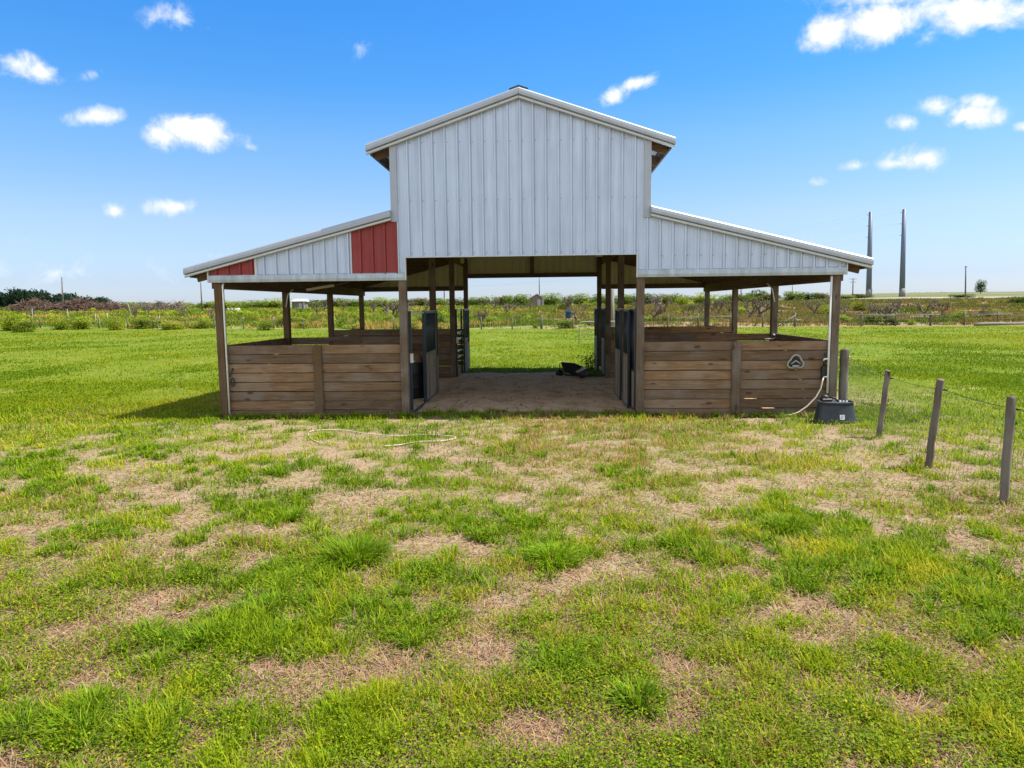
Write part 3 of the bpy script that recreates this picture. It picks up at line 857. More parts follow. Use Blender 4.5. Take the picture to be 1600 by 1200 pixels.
# conduits, tap lines and lights fixed to the barn
mb = MB(); mb.tube([(-5.612, -.055, .02), (-5.612, -.055, 2.5), (-5.60, -.04, 2.56)], .017, 8); mb.build('conduit', pvc, barn)
mb = MB(); mb.tube([(5.612, -.06, .42), (5.612, -.06, 2.55)], .02, 8)
for z in (.72, 1.05): mb.tube([(5.612, -.06, z), (5.54, -.06, z), (5.52, -.06, z - .03)], .016, 8)
mb.build('conduit', pvc, barn)
mb = MB(); mb.bbox(5.50, 5.565, -.07, .0, .66, .92, .01); mb.tube([(5.53, -.05, .9), (5.55, -.05, 1.15)], .014, 8); mb.build('tap_box', black_rub, barn)
a, c_ = at_y(480, 453, 2.4), at_y(522, 446, 2.4)
mb = MB(); mb.bar(a, c_, .11, .05); mb.build('strip_light', simple('cream_fixture', (0.55, 0.5, 0.36), .5), barn)
mb = MB(); mb.tube([c_, at_y(545, 441, 2.4)], .012, 6); mb.build('cable', wire_m, barn)
mb = MB(); p = at_y(722, 406, 6.8)
mb.loft([[(p[0] + r_ * math.cos(k * math.pi / 5), p[1] + r_ * math.sin(k * math.pi / 5), p[2] + z) for k in range(10)] for r_, z in ((.02, .1), (.05, .09), (.06, .0), (.05, -.08), (.02, -.1))])
mb.tube([(p[0], p[1], p[2] + .1), (p[0] - .03, p[1], p[2] + .35)], .01, 6); mb.build('lamp', lamp_m, barn)
mb = MB(); q0 = at_y(1030, 511, 3.3); mb.tube([at_y(1195, 530, 3.35), at_y(1209, 529, 3.35), at_y(1213, 526, 3.35), at_y(1208, 522, 3.35)], .017, 8); mb.build('pipe_elbow', pvc, barn)
for s in (-1, 1):
    mb = MB(); mb.tube([(s * 5.68, 3.36, 2.1), (s * 5.62, 3.37, 2.4), (s * 5.50, 3.37, 2.52)], .015, 8); mb.build('conduit', pvc, barn)

# ------------------------------------------------------------------ things about the yard
# water tub under the corner pipe
p = at_z(1304, 660); p[2] = terr(p[0], p[1])
tub = thing('water_tub', 'black oval rubber water tub with a white sticker, under the white corner pipe', 'water tub', (p[0], p[1], 0))
def oval(cx, cy, z, a, b_, n=40, sq=2.5):
    out = []
    for k in range(n):
        t = 2 * math.pi * k / n; c_, s_ = math.cos(t), math.sin(t)
        out.append((cx + a * math.copysign(abs(c_) ** (2 / sq), c_), cy + b_ * math.copysign(abs(s_) ** (2 / sq), s_), z))
    return out
mb = MB(); mb.smooth = True
mb.loft([oval(p[0], p[1], z, a, b_) for z, a, b_ in ((-.02, .345, .24), (.0, .352, .246), (.04, .345, .24), (.3, .292, .2), (.345, .285, .196), (.35, .297, .208), (.372, .297, .208), (.376, .29, .2), (.37, .278, .19), (.2, .27, .18))], True, True)
mb.build('shell', tub_m, tub)
mb = MB(); mb.add(oval(p[0], p[1], .31, .279, .191), [list(range(40))]); mb.build('water', water_m, tub)
mb = MB()
x0, y0 = p[0] - .17, p[1] - .03
mb.bbox(x0 - .09, x0 + .09, y0 - .07, y0 + .07, .372, .43, .015)
mb.loft([oval(x0 - .02, y0, z, a, a, 14, 2) for z, a in ((.43, .06), (.47, .055), (.49, .03))])
mb.tube([(x0 + .06, y0, .45), (x0 + .14, y0 - .02, .43), (x0 + .2, y0 - .02, .375)], .016, 8)
mb.build('float_valve', black_rub, tub)
mb = MB()
for i in range(3): mb.tube([(p[0] + .02 + i * .055, p[1] - .15, .373), (p[0] + .02 + i * .055, p[1] - .15, .40)], .016, 8)
mb.build('fitting', sticker_m, tub)
def on_tub(x, z):                           # just in front of the sloping near wall
    fr = (z - .04) / .26; b_ = .24 + (.2 - .24) * fr; a = .345 + (.292 - .345) * fr
    return p[1] - b_ * (1 - abs((x - p[0]) / a) ** 2.5) ** (1 / 2.5) - .003
mb = MB(); sx = p[0] + .035
vs = [(sx + a, on_tub(sx + a, z), z) for a, z in ((-.04, .085), (.04, .085), (.04, .165), (-.04, .165))]
mb.add(vs, [(0, 1, 2, 3)])
st = mb.build('sticker', sticker_m, tub)
mb = MB()
for i, (a, b_, z0, z1) in enumerate(((-.028, .028, .14, .154), (-.028, -.012, .098, .128), (-.004, .028, .118, .128), (-.004, .016, .1, .11))):
    mb.add([(sx + q, on_tub(sx + q, z) - .002, z) for q, z in ((a, z0), (b_, z0), (b_, z1), (a, z1))], [(0, 1, 2, 3)])
mb.build('print', print_m, st)

# hose from the corner tap down to the ground
pts = [(5.525, -.075, .70), (5.50, -.1, .64), (5.47, -.12, .52), (5.38, -.15, .36), (5.22, -.18, .2), (5.06, -.2, .09), (4.92, -.21, .04), (4.7, -.22, .028), (4.4, -.2, .02), (4.25, -.17, .012)]
mb = MB(); mb.tube(pts, .014, 8)
tag(mb.build('hose', hose_m), 'pale hose curving down from the corner tap to the ground in front of the boards', 'hose')
# hose lying in the grass
def smooth_path(P, n=8):
    P = [Vector(q) for q in P]; out = []
    for i in range(len(P) - 1):
        a, b_, c_, d = P[max(i-1, 0)], P[i], P[i+1], P[min(i+2, len(P)-1)]
        for k in range(n):
            t = k / n
            out.append(.5 * ((2*b_) + (c_-a)*t + (2*a-5*b_+4*c_-d)*t*t + (3*b_-a-3*c_+d)*t**3))
    out.append(P[-1]); return out
hp = [at_z(x, y, .022) for x, y in ((505, 693), (490, 688), (482, 680), (485, 674), (500, 672), (535, 672), (575, 678), (620, 681), (660, 679), (700, 681), (712, 684), (690, 689), (655, 690), (625, 695), (598, 697))]
mb = MB(); mb.tube(smooth_path(hp), .0095, 8)
tag(mb.build('hose', hose_m), 'pale hose lying in a loop in the grass of the yard', 'hose')
# hook of black cord on the other corner post
pc = at_y(364, 592, -.04)
mb = MB()
mb.tube([(pc[0] - .01, -.0, pc[2] + .2), (pc[0] - .02, -.06, pc[2] + .1), (pc[0] - .05, -.06, pc[2] + .04)], .012, 6)
mb.tube([(pc[0] + .03 * math.cos(t), -.05, pc[2] - .06 + .08 * math.sin(t)) for t in np.linspace(0, 6.6, 16)], .012, 6)
tag(mb.build('cord', black_rub), 'black loop of cord hanging by the brown corner post and white conduit', 'cord')
# rounded triangular hanger on the boards
pc = at_y(1243, 566, -.02)
hg = thing('hose_hanger', 'grey rounded triangular hanger hooked on the board wall', 'hanger', (pc[0], -.0, pc[2]))
tri = []
for t in np.linspace(0, 2 * math.pi, 37)[:-1]:
    r_ = .118 + .02 * math.cos(3 * (t - math.pi / 2))
    tri.append((pc[0] + r_ * 1.12 * math.cos(t), -.03 - .02 * math.sin(t), pc[2] + r_ * math.sin(t)))
mb = MB(); mb.tube(tri + [tri[0]], .015, 8, False); mb.build('rim', grey_plastic, hg)
mb = MB(); inner = [(pc[0] + (x - pc[0]) * .78, -.012, pc[2] - .01 + (z - pc[2]) * .75) for x, y, z in tri]
mb.add(inner, [list(range(36))]); mb.build('back', black_rub, hg)
mb = MB(); mb.tube([(pc[0] - .085, -.035, pc[2] - .03), (pc[0], -.04, pc[2] + .03), (pc[0] + .085, -.035, pc[2] - .03)], .013, 8); mb.tube([(pc[0] - .06, -.04, pc[2] - .07), (pc[0] + .06, -.04, pc[2] - .07)], .02, 8); mb.build('bracket', grey_plastic, hg)

# dark barrel inside the first stall, seen through the open door frame
bx, by = -2.46, 2.35
br = thing('barrel', 'tall black plastic barrel standing in the stall behind the open door frame', 'barrel', (bx, by, 0))
mb = MB(); mb.smooth = True
mb.loft([oval(bx, by, z, a * .74, a * .74, 28, 2) for z, a in ((0, .27), (.03, .29), (.28, .3), (.3, .31), (.33, .3), (.6, .3), (.62, .31), (.65, .3), (.85, .285), (.87, .26), (.85, .24))])
mb.build('drum', black_rub, br)
mb = MB(); mb.smooth = True
mb.loft([oval(bx + .02, by - .03, z, a * .8, a * .75, 18, 2) for z, a in ((.8, .2), (.9, .23), (.98, .2), (1.04, .12), (1.06, .02))]); mb.build('sack', brown_thing, br)

# wheelbarrow and bucket at the far end of the aisle
wp = at_z(893, 584, .1)
wx, wy = wp[0], wp[1]
wb = thing('wheelbarrow', 'black wheelbarrow tipped on the ground at the far end of the aisle', 'wheelbarrow', (wx, wy, 0))
mb = MB(); mb.smooth = False
rings = []
for x, zt, hw, zb in ((-.295, .43, .2, .37), (-.2, .42, .26, .16), (.11, .385, .28, .07), (.3, .3, .26, .07), (.45, .225, .22, .13)):
    rings.append([(wx + x, wy - hw, zt), (wx + x, wy - hw * .62, zb), (wx + x, wy + hw * .62, zb), (wx + x, wy + hw, zt), (wx + x, wy + hw * .9, zt - .01), (wx + x, wy + hw * .55, zb + .03), (wx + x, wy - hw * .55, zb + .03), (wx + x, wy - hw * .9, zt - .01)])
mb.loft(rings); mb.build('tray', black_rub, wb)
mb = MB()
for s in (-1, 1): mb.tube([(wx - .34, wy + s * .06, .13), (wx - .1, wy + s * .14, .06), (wx + .5, wy + s * .22, .05), (wx + .7, wy + s * .24, .07)], .014, 8)
mb.build('handle', black_steel, wb)
mb = MB(); mb.tube([(wx - .35, wy - .045, .12), (wx - .35, wy + .045, .12)], .108, 22); mb.build('wheel', black_rub, wb)
mb = MB(); mb.tube([(wx - .35, wy - .06, .12), (wx - .34, wy - .08, .41), (wx - .28, wy - .1, .42)], .013, 6); mb.build('fork', black_steel, wb)
bp_ = at_z(911, 592, .02)
bk = thing('bucket', 'black bucket with a pale rim lying tilted beside the wheelbarrow', 'bucket', (bp_[0], bp_[1], 0))
ax = Vector((-.45, .02, .9)).normalized(); sx_ = ax.cross(Vector((0, 0, 1))).normalized(); sy_ = ax.cross(sx_)
base = Vector((bp_[0] + .05, bp_[1] + .02, .075))
ring = lambda h, r_: [base + ax * h + (sx_ * math.cos(k * math.pi / 12) + sy_ * math.sin(k * math.pi / 12)) * r_ for k in range(24)]
mb = MB(); mb.smooth = True; mb.loft([ring(h, r_) for h, r_ in ((0, .12), (.01, .128), (.25, .152), (.25, .14), (.03, .115))]); mb.build('shell', black_rub, bk)
mb = MB(); mb.loft([ring(.2, .1495), ring(.2, .157), ring(.256, .161), ring(.256, .141), ring(.24, .138)], False, False); mb.build('rim', grey_plastic, bk)

# leafy weed growing by the wheelbarrow
def bush_mesh(seed, n, rx, ry, rz, leaf, cols, lumps=9, hollow=.35, zlo=.25, zhi=1.0):
    rs = np.random.RandomState(seed)
    cen = np.stack([rs.uniform(-.6, .6, lumps) * rx, rs.uniform(-.6, .6, lumps) * ry, rs.uniform(zlo, zhi, lumps) * rz], 1)
    rad = rs.uniform(.28, .55, lumps)
    ch = rs.randint(0, lumps, n)
    d = rs.normal(size=(n, 3)); d /= np.linalg.norm(d, axis=1)[:, None]
    r_ = (hollow + (1 - hollow) * rs.rand(n) ** .5)
    P = cen[ch] + d * r_[:, None] * rad[ch][:, None] * np.array([rx, ry, rz * .75])
    P[:, 2] = np.maximum(P[:, 2], .02 * rz + rs.rand(n) * .1 * rz)
    cols = np.array(cols)
    base = cols[rs.randint(0, len(cols), lumps)][ch] * rs.uniform(.7, 1.3, (n, 1))
    return leaves(P, rs.uniform(.6, 1.3, n) * leaf, base, .9, .55, rs)
wd_ = at_z(917, 580, 0)
weed = thing('weed_plant', 'leafy green weed growing behind the wheelbarrow', 'plant', (wd_[0] + .12, wd_[1] + .4, 0))
tri_mesh('leaves', *bush_mesh(3, 240, .42, .3, .62, .085, [(.045, .085, .015), (.08, .12, .02), (.12, .15, .03)], 8), leaf_m, None, weed)
mb = MB()
for k in range(5): mb.tube([Vector(weed.location), Vector(weed.location) + Vector((.2 * math.cos(k * 1.3), .15 * math.sin(k * 1.3), .45))], [.012, .005], 5)
mb.build('stem', bark_m, weed)
# ------------------------------------------------------------------ wire fence running out from the barn corner
root = at_z(1306, 644); root = np.array([5.93, .02, 0])
fen = thing('wire_fence', 'woven wire fence on leaning round wooden posts beside the barn corner', 'fence', tuple(root))
PB = [np.array([5.93, .02, 0.]), at_z(1373, 683), at_z(1450, 732), at_z(1568, 787), None, None]
PT = [np.array([5.93, .02, 1.22]), at_y(1388, 579, PB[1][1]), at_y(1470, 593, PB[2][1] - .02), at_y(1580, 620, PB[3][1])]
PB[4] = PB[3] + np.array([.02, -2.1, 0]); PB[5] = PB[3] + np.array([.06, -4.3, 0])
PT += [PB[4] + np.array([.02, 0, 1.2]), PB[5] + np.array([.0, 0, 1.2])]
for k, (a, b_) in enumerate(zip(PB, PT)):
    mb = MB(); r_ = .078 if k == 0 else .042
    a, b_ = Vector(a), Vector(b_); d = b_ - a
    pts = [a - d * .15] + [a + d * t + Vector((rng.uniform(-1, 1), rng.uniform(-1, 1), 0)) * .006 for t in np.linspace(0, .985, 8)] + [b_]
    mb.tube(pts, [r_ * 1.05] + [r_ * rng.uniform(.96, 1.05) for _ in range(8)] + [r_ * .93], 14)
    mb.build('post', wood_old, fen)
mb = MB(); tw = MB()
H = 1.06
for k in range(len(PB) - 1):
    a0, a1, b0, b1 = Vector(PB[k]), Vector(PT[k]), Vector(PB[k+1]), Vector(PT[k+1])
    L = (b0 - a0).length; nv = int(L / .075)
    P_ = lambda u, v: (a0.lerp(a1, v)).lerp(b0.lerp(b1, v), u) + Vector((.06, 0, -.02 * math.sin(math.pi * u)))
    for i in range(nv + 1): mb.tube([P_(i / nv, .02), P_(i / nv, .86)], .0016, 3, False)
    for j in range(11): mb.tube([P_(u, .02 + .084 * j) for u in np.linspace(0, 1, 5)], .0018, 3, False)
    tw.tube([P_(u, .885) for u in np.linspace(0, 1, 7)], .0032, 5, False)
mb.build('wire_mesh', wire_m, fen); tw.build('top_wire', black_steel, fen)
for k in range(4):
    mb = MB(); q = Vector(PB[k]).lerp(Vector(PT[k]), .885)
    mb.tube([q + Vector((.04, -.01, 0)), q + Vector((.07, -.05, .005))], .01, 8); mb.build('insulator', pvc if k == 0 else black_rub, fen)

# ------------------------------------------------------------------ fence across the far side of the pasture
ff = thing('field_fence', 'long far fence of thin posts and wire along the edge of the scrub field', 'fence', (0, 49, 0))
def fence_at(px):
    """where the far fence crosses the line of sight through a pixel column"""
    lo, hi = 20.0, 120.0
    for _ in range(40):
        mid = (lo + hi) / 2; q = at_y(px, 500, mid)
        if mid < float(fence_line(q[0])): lo = mid
        else: hi = mid
    q = at_y(px, 500, lo); return np.array([q[0], q[1], float(terr(q[0], q[1]))])
LP = [-34, 14, 62, 109, 154, 199, 245, 290, 334, 380, 427, 474, 521, 568, 614, 660, 706, 752, 800, 846, 895, 945, 994]
RP = [1043, 1091.5, 1141.6, 1192, 1242.6, 1295.6, 1346, 1399, 1454, 1507, 1559, 1612, 1665]
allp = []
for k, px in enumerate(LP + RP):
    q = fence_at(px); h = (1.12 if px < 1000 else 1.15) * rng.uniform(.95, 1.12); r_ = .055 if px < 1000 else .075
    if px in (846, 1454): r_ = .1
    tl = Vector((rng.uniform(-.05, .05), 0, 0))
    mb = MB(); mb.tube([Vector(q) - Vector((0, 0, .2)), Vector(q) + Vector((0, 0, h * .5)) + tl * .5, Vector(q) + Vector((0, 0, h)) + tl], r_, 8); mb.build('post', wood_old, ff)
    allp.append(q)
mb = MB()
for a, b_ in zip(allp[:-1], allp[1:]):
    for z in (.25, .55, .85, 1.05):
        mb.tube([(a[0], a[1], a[2] + z), (b_[0], b_[1], b_[2] + z)], .006, 3, False)
mb.build('wire', wire_m, ff)
n0 = len(LP)
for i0, i1, ext0, ext1 in ((0, 2, 0, .1), (6, 8, -.3, .25), (9, 10, .05, .4)):
    for i in range(i0, i1):
        a, b_ = Vector(allp[n0 + i]), Vector(allp[n0 + i + 1]); d = b_ - a
        a2 = a - d * (.35 if i == i0 and ext0 < 0 else 0) ; b2 = b_ + d * (ext1 if i == i1 - 1 else 0)
        mb = MB(); mb.tube([a2 + Vector((0, -.12, .93 + rng.uniform(-.05, .05))), b2 + Vector((0, -.12, .93 + rng.uniform(-.05, .05)))], .045, 8); mb.build('rail', wood_rail, ff)
a = Vector(allp[n0 + 4]); b_ = Vector(allp[n0 + 3]).lerp(a, .45)
mb = MB(); mb.tube([a + Vector((0, -.1, 1.0)), b_ + Vector((0, -.1, .05))], .045, 8); mb.build('brace', wood_rail, ff)
# log lying along the fence
a, b_ = at_z(1523, 507, .12), at_z(1640, 504, .12)
mb = MB(); mb.tube([Vector(a).lerp(Vector(b_), t) + Vector((0, 0, .03 * math.sin(9 * t))) for t in np.linspace(0, 1, 9)], [.12, .14, .15, .15, .14, .15, .14, .13, .12], 10)
tag(mb.build('log', wood_rail), 'long pale log lying on the grass along the far fence', 'log')

# tubular gate panel behind the aisle
gp = at_z(905, 537)
gt = thing('tube_gate', 'pale tubular steel gate panel standing in the grass beyond the aisle', 'gate', (gp[0], gp[1], 0))
gx1 = gp[0] + 2.6; gy_ = gp[1]
fr = [(gp[0], gy_, 0), (gp[0], gy_, 1.0), (gp[0] + .05, gy_, 1.12), (gp[0] + .17, gy_, 1.18), (gx1 - .17, gy_, 1.18), (gx1 - .05, gy_, 1.12), (gx1, gy_, 1.0), (gx1, gy_, 0)]
mb = MB(); mb.tube(fr, .024, 8); mb.build('frame', grey_plastic, gt)
for z in (.93, .68, .45, .22):
    mb = MB(); mb.tube([(gp[0], gy_, z), (gx1, gy_, z)], .016, 6); mb.build('bar', grey_plastic, gt)

# blue tub on a fence post
q = Vector(fence_at(888)); q.y += .3
bt = thing('blue_tub', 'bright blue plastic tub hanging at the far fence beside a bare tree', 'tub', (q.x, q.y, q.z + 1.0))
zb = at_y(888, 497.5, q.y)[2]; zt = at_y(888, 486, q.y)[2]; r_ = 4.6 * (q.y + 13.3) / F_PX
mb = MB(); mb.smooth = True; mb.loft([oval(q.x, q.y, z, a, a, 20, 2) for z, a in ((zb, r_ * .82), (zt - .05, r_), (zt - .04, r_ * 1.12), (zt, r_ * 1.12), (zt, r_ * .95), (zb + .1, r_ * .75))]); mb.build('shell', blue_m, bt)
mb = MB(); mb.tube([(q.x - r_, q.y, zt), (q.x - r_ * .7, q.y, zt + .22), (q.x, q.y, zt + .32), (q.x + r_ * .7, q.y, zt + .22), (q.x + r_, q.y, zt)], .012, 5); mb.build('handle', black_steel, bt)
# grey wooden pole past the rear stalls
def far_pt(px, D):
    q = at_y(px, 470, D - 13.29); return Vector((q[0], q[1], float(terr(q[0], q[1]))))
q = far_pt(957, 50); zt = at_y(957, 452, q.y)[2]
mb = MB(); mb.tube([(q.x, q.y, -.2), (q.x, q.y, 1.2), (q.x, q.y, zt)], [.14, .13, .115], 12)
tag(mb.build('pole', wood_rail), 'stout pale grey wooden pole beyond the aisle, beside the stall door', 'pole')

# ------------------------------------------------------------------ poles on the skyline
def mono(px, ytop, D, w0, w1, name, label, cat, m_, m_base=None, base_h=3.0):
    q = far_pt(px, D); zt = at_y(px, ytop, q.y)[2]
    t = thing(name, label, cat, tuple(q))
    mb = MB(); mb.tube([(q.x, q.y, q.z - .5), (q.x, q.y, q.z + (zt - q.z) * .5), (q.x, q.y, zt)], [w0 / 2, (w0 + w1) / 4, w1 / 2], 16); mb.build('shaft', m_, t)
    return t, q, zt
TP = []
for px, pxt, yt, lab in ((1357, 1360.5, 331, 'tall grey steel transmission pole partly hidden by the lean-to eave'), (1409, 1413, 327, 'tall grey steel transmission pole with a pale concrete base, clear of the barn')):
    q = far_pt(px, 230); zt = at_y(pxt, yt, q.y)[2]; qx = at_y(pxt, yt, q.y)[0]
    t = thing('transmission_pole', lab, 'transmission pole', tuple(q), 'tall grey transmission poles')
    mb = MB(); mb.tube([(q.x, q.y, q.z - .5), ((q.x + qx) / 2, q.y, (q.z + zt) / 2), (qx, q.y, zt)], [.86, .7, .54], 20); mb.build('shaft', conc, t)
    mb = MB(); mb.tube([(q.x, q.y, q.z - .4), (q.x + .04, q.y, q.z + 2.6)], [.91, .9], 20); mb.build('base', conc_base, t)
    ins = []
    for f_ in (.96, .83, .70):
        z = q.z + (zt - q.z) * f_; x = q.x + (qx - q.x) * f_
        mb = MB(); mb.tube([(x, q.y, z), (x - 1.6, q.y - .6, z + .15)], [.1, .05], 6); mb.build('insulator_arm', conc, t); ins.append(Vector((x - 1.6, q.y - .6, z + .15)))
    TP.append((t, ins))
mb = MB()
for t, ins in TP:
    for a in ins:
        e = a + Vector((-330, 240, 6))
        mb.tube([a.lerp(e, u) + Vector((0, 0, -14 * 4 * u * (1 - u))) for u in np.linspace(0, 1, 18)], .007, 3, False)
tag(mb.build('power_cable', conc), 'thin sagging power cables strung from the tall grey poles', 'cable')

def util(px, pxt, yt, D, w, lab, cross=()):
    q = far_pt(px, D); top = at_y(pxt, yt, q.y)
    t = thing('utility_pole', lab, 'utility pole', tuple(q), 'wooden utility poles on the skyline')
    mb = MB(); mb.tube([(q.x, q.y, q.z - .4), ((q.x + top[0]) / 2, q.y, (q.z + top[2]) / 2), (top[0], q.y, top[2])], [w / 2, w * .45, w * .36], 10); mb.build('shaft', wood_old, t)
    for dz, half in cross:
        mb = MB(); mb.bar((top[0] - half, q.y - .1, top[2] - dz), (top[0] + half, q.y - .1, top[2] - dz), .12, .16); mb.build('crossarm', wood_old, t)
util(97.5, 96.5, 433, 190, .42, 'plain thin pole rising behind the brown brush pile')
util(315, 313.5, 441, 150, .3, 'thin pole beyond the scrub, under the low eave of the lean-to')
util(843, 842.5, 432, 330, .5, 'thin pole rising behind the grey shed, seen through the aisle')
util(694, 694, 438, 240, .4, 'thin pole seen between the aisle posts and the stall doors')
util(1332, 1333, 435, 300, .45, 'small double crossarm pole on the hillside beside the lean-to corner post', ((.25, 1.5), (1.5, 1.3)))
util(1508, 1509, 416, 240, .45, 'tall thin dark pole on the hill next to the lone tree', ((.15, .45),))
util(1238, 1238, 444, 330, .35, 'faint thin pole on the horizon, framed by the lean-to posts')
util(1158, 1158, 446, 230, .4, 'short pole beyond the scrub, close beside a lean-to post')

# ------------------------------------------------------------------ sheds in the field
def shed(px, D, wpx, eave, ridge, lab, gable):
    q = far_pt(px, D); k = D / F_PX; w = wpx * k / 2; yb = q.y
    ze = at_y(px, eave, q.y)[2]; zr = at_y(px, ridge, q.y)[2]
    t = thing('shed', lab, 'shed', tuple(q))
    mb = MB(); d = w * 1.2
    zb = q.z - .3
    mb.add([(q.x-w*.8, yb, zb), (q.x+w*.8, yb, zb), (q.x+w*.8, yb+d, zb), (q.x-w*.8, yb+d, zb), (q.x-w*.8, yb, ze), (q.x+w*.8, yb, ze), (q.x+w*.8, yb+d, ze), (q.x-w*.8, yb+d, ze)],
           [(0,1,5,4),(1,2,6,5),(2,3,7,6),(3,0,4,7)])
    if gable: mb.add([(q.x-w*.8, yb, ze), (q.x+w*.8, yb, ze), (q.x, yb, zr-.12), (q.x-w*.8, yb+d, ze), (q.x+w*.8, yb+d, ze), (q.x, yb+d, zr-.12)], [(0,1,2),(5,4,3)])
    mb.build('wall', shed_wall, t)
    mb = MB()
    if gable:
        for s in (-1, 1):
            zs = ze - (zr - ze) * .3
            mb.add([(q.x, yb-.35, zr), (q.x+s*w*1.05, yb-.35, zs), (q.x+s*w*1.05, yb+d+.3, zs), (q.x, yb+d+.3, zr), (q.x, yb-.35, zr-.14), (q.x+s*w*1.05, yb-.35, zs-.14), (q.x+s*w*1.05, yb+d+.3, zs-.14), (q.x, yb+d+.3, zr-.14)],
                   [(0,1,2,3),(7,6,5,4),(0,4,5,1),(1,5,6,2),(2,6,7,3)])
    else:
        mb.add([(q.x-w, yb-.4, ze), (q.x+w, yb-.4, ze), (q.x+w*.7, yb+d, zr), (q.x-w*.7, yb+d, zr), (q.x-w, yb-.4, ze-.12), (q.x+w, yb-.4, ze-.12), (q.x+w, yb+d, ze-.1), (q.x-w, yb+d, ze-.1)],
               [(0,1,2,3),(0,4,5,1),(4,7,6,5),(1,5,6,2),(0,3,7,4),(2,6,7,3)])
    mb.build('roof', shed_roof, t)
    mb = MB(); mb.box(q.x + w*.05, q.x + w*.42, yb - .03, yb + .02, q.z, q.z + (ze - q.z) * .75); mb.build('door', simple('shed_door', (.3, .33, .34), .6), t)
    for s in (-1, 1):
        mb = MB(); mb.box(q.x + s*w*.72 - .08, q.x + s*w*.72 + .08, yb - .2, yb - .06, zb, ze); mb.build('corner_post', white_trim if s > 0 else shed_wall, t)
shed(839, 175, 26, 464.5, 458.5, 'small dark shed with a pale gable roof, seen through the aisle', True)
shed(466, 165, 26, 470.5, 467, 'low shed with a white roof in the scrub, seen through the lean-to', False)

# ------------------------------------------------------------------ bare citrus trees
def bare_tree(seed, spread=1.0, leafy_amt=0):
    rs = random.Random(seed); mb = MB(); tips = []
    def grow(p, d, L, r_, lev):
        n = 4; pts = [p]; c_ = p.copy(); dd = d.copy()
        for i in range(n):
            dd = (dd + Vector((rs.uniform(-1, 1), rs.uniform(-1, 1), rs.uniform(-.5, .7))) * .22).normalized()
            c_ = c_ + dd * (L / n); pts.append(c_.copy())
        mb.tube(pts, [r_ * (1 - .45 * i / n) for i in range(n + 1)], 6 if lev < 2 else 4, lev > 2)
        if lev >= 4 or r_ < .008: tips.append(c_); return
        k = {0: rs.randint(3, 4), 1: rs.randint(2, 3), 2: rs.randint(2, 3), 3: 2}[lev]
        for j in range(k):
            a = 2 * math.pi * (j + rs.random() * .7) / k
            out = Vector((math.cos(a), math.sin(a), 0)) * spread
            nd = (dd * .75 + out * (.95 if lev == 0 else .6) + Vector((0, 0, .35))).normalized()
            start = pts[-1] if j or lev == 0 else pts[-2]
            grow(start.copy(), nd, L * rs.uniform(.62, .9) * (1.2 if lev == 0 else 1), r_ * .66, lev + 1)
    grow(Vector((0, 0, -.1)), Vector((rs.uniform(-.1, .1), rs.uniform(-.1, .1), 1)), .62, .14, 0)
    return mb, tips
TREES = []
for sd in range(7):
    mb, tips = bare_tree(sd + 20, 1.0 + .12 * (sd % 3))
    me_o = mb.build('branches', bark_m); 
    P = np.array([t + Vector((rng.uniform(-.12, .12), rng.uniform(-.12, .12), rng.uniform(-.15, .1))) for t in tips for _ in range((0, 1, 3, 0, 7, 1, 2)[sd])] or [[0, 0, .5]])
    cols = np.array([(.06, .10, .025), (.10, .13, .04), (.16, .15, .07)])[np.random.RandomState(sd).randint(0, 3, len(P))]
    lo = tri_mesh('leaves', *leaves(P, np.full(len(P), .14), cols, .9, .6, np.random.RandomState(sd)), leaf_m, None)
    zmax = max(v.co.z for v in me_o.data.vertices)
    TREES.append((me_o.data, lo.data, zmax)); bpy.data.objects.remove(me_o); bpy.data.objects.remove(lo)
ORD = ['first', 'second', 'third', 'fourth', 'fifth', 'sixth', 'seventh', 'eighth', 'ninth', 'tenth', 'eleventh', 'twelfth']
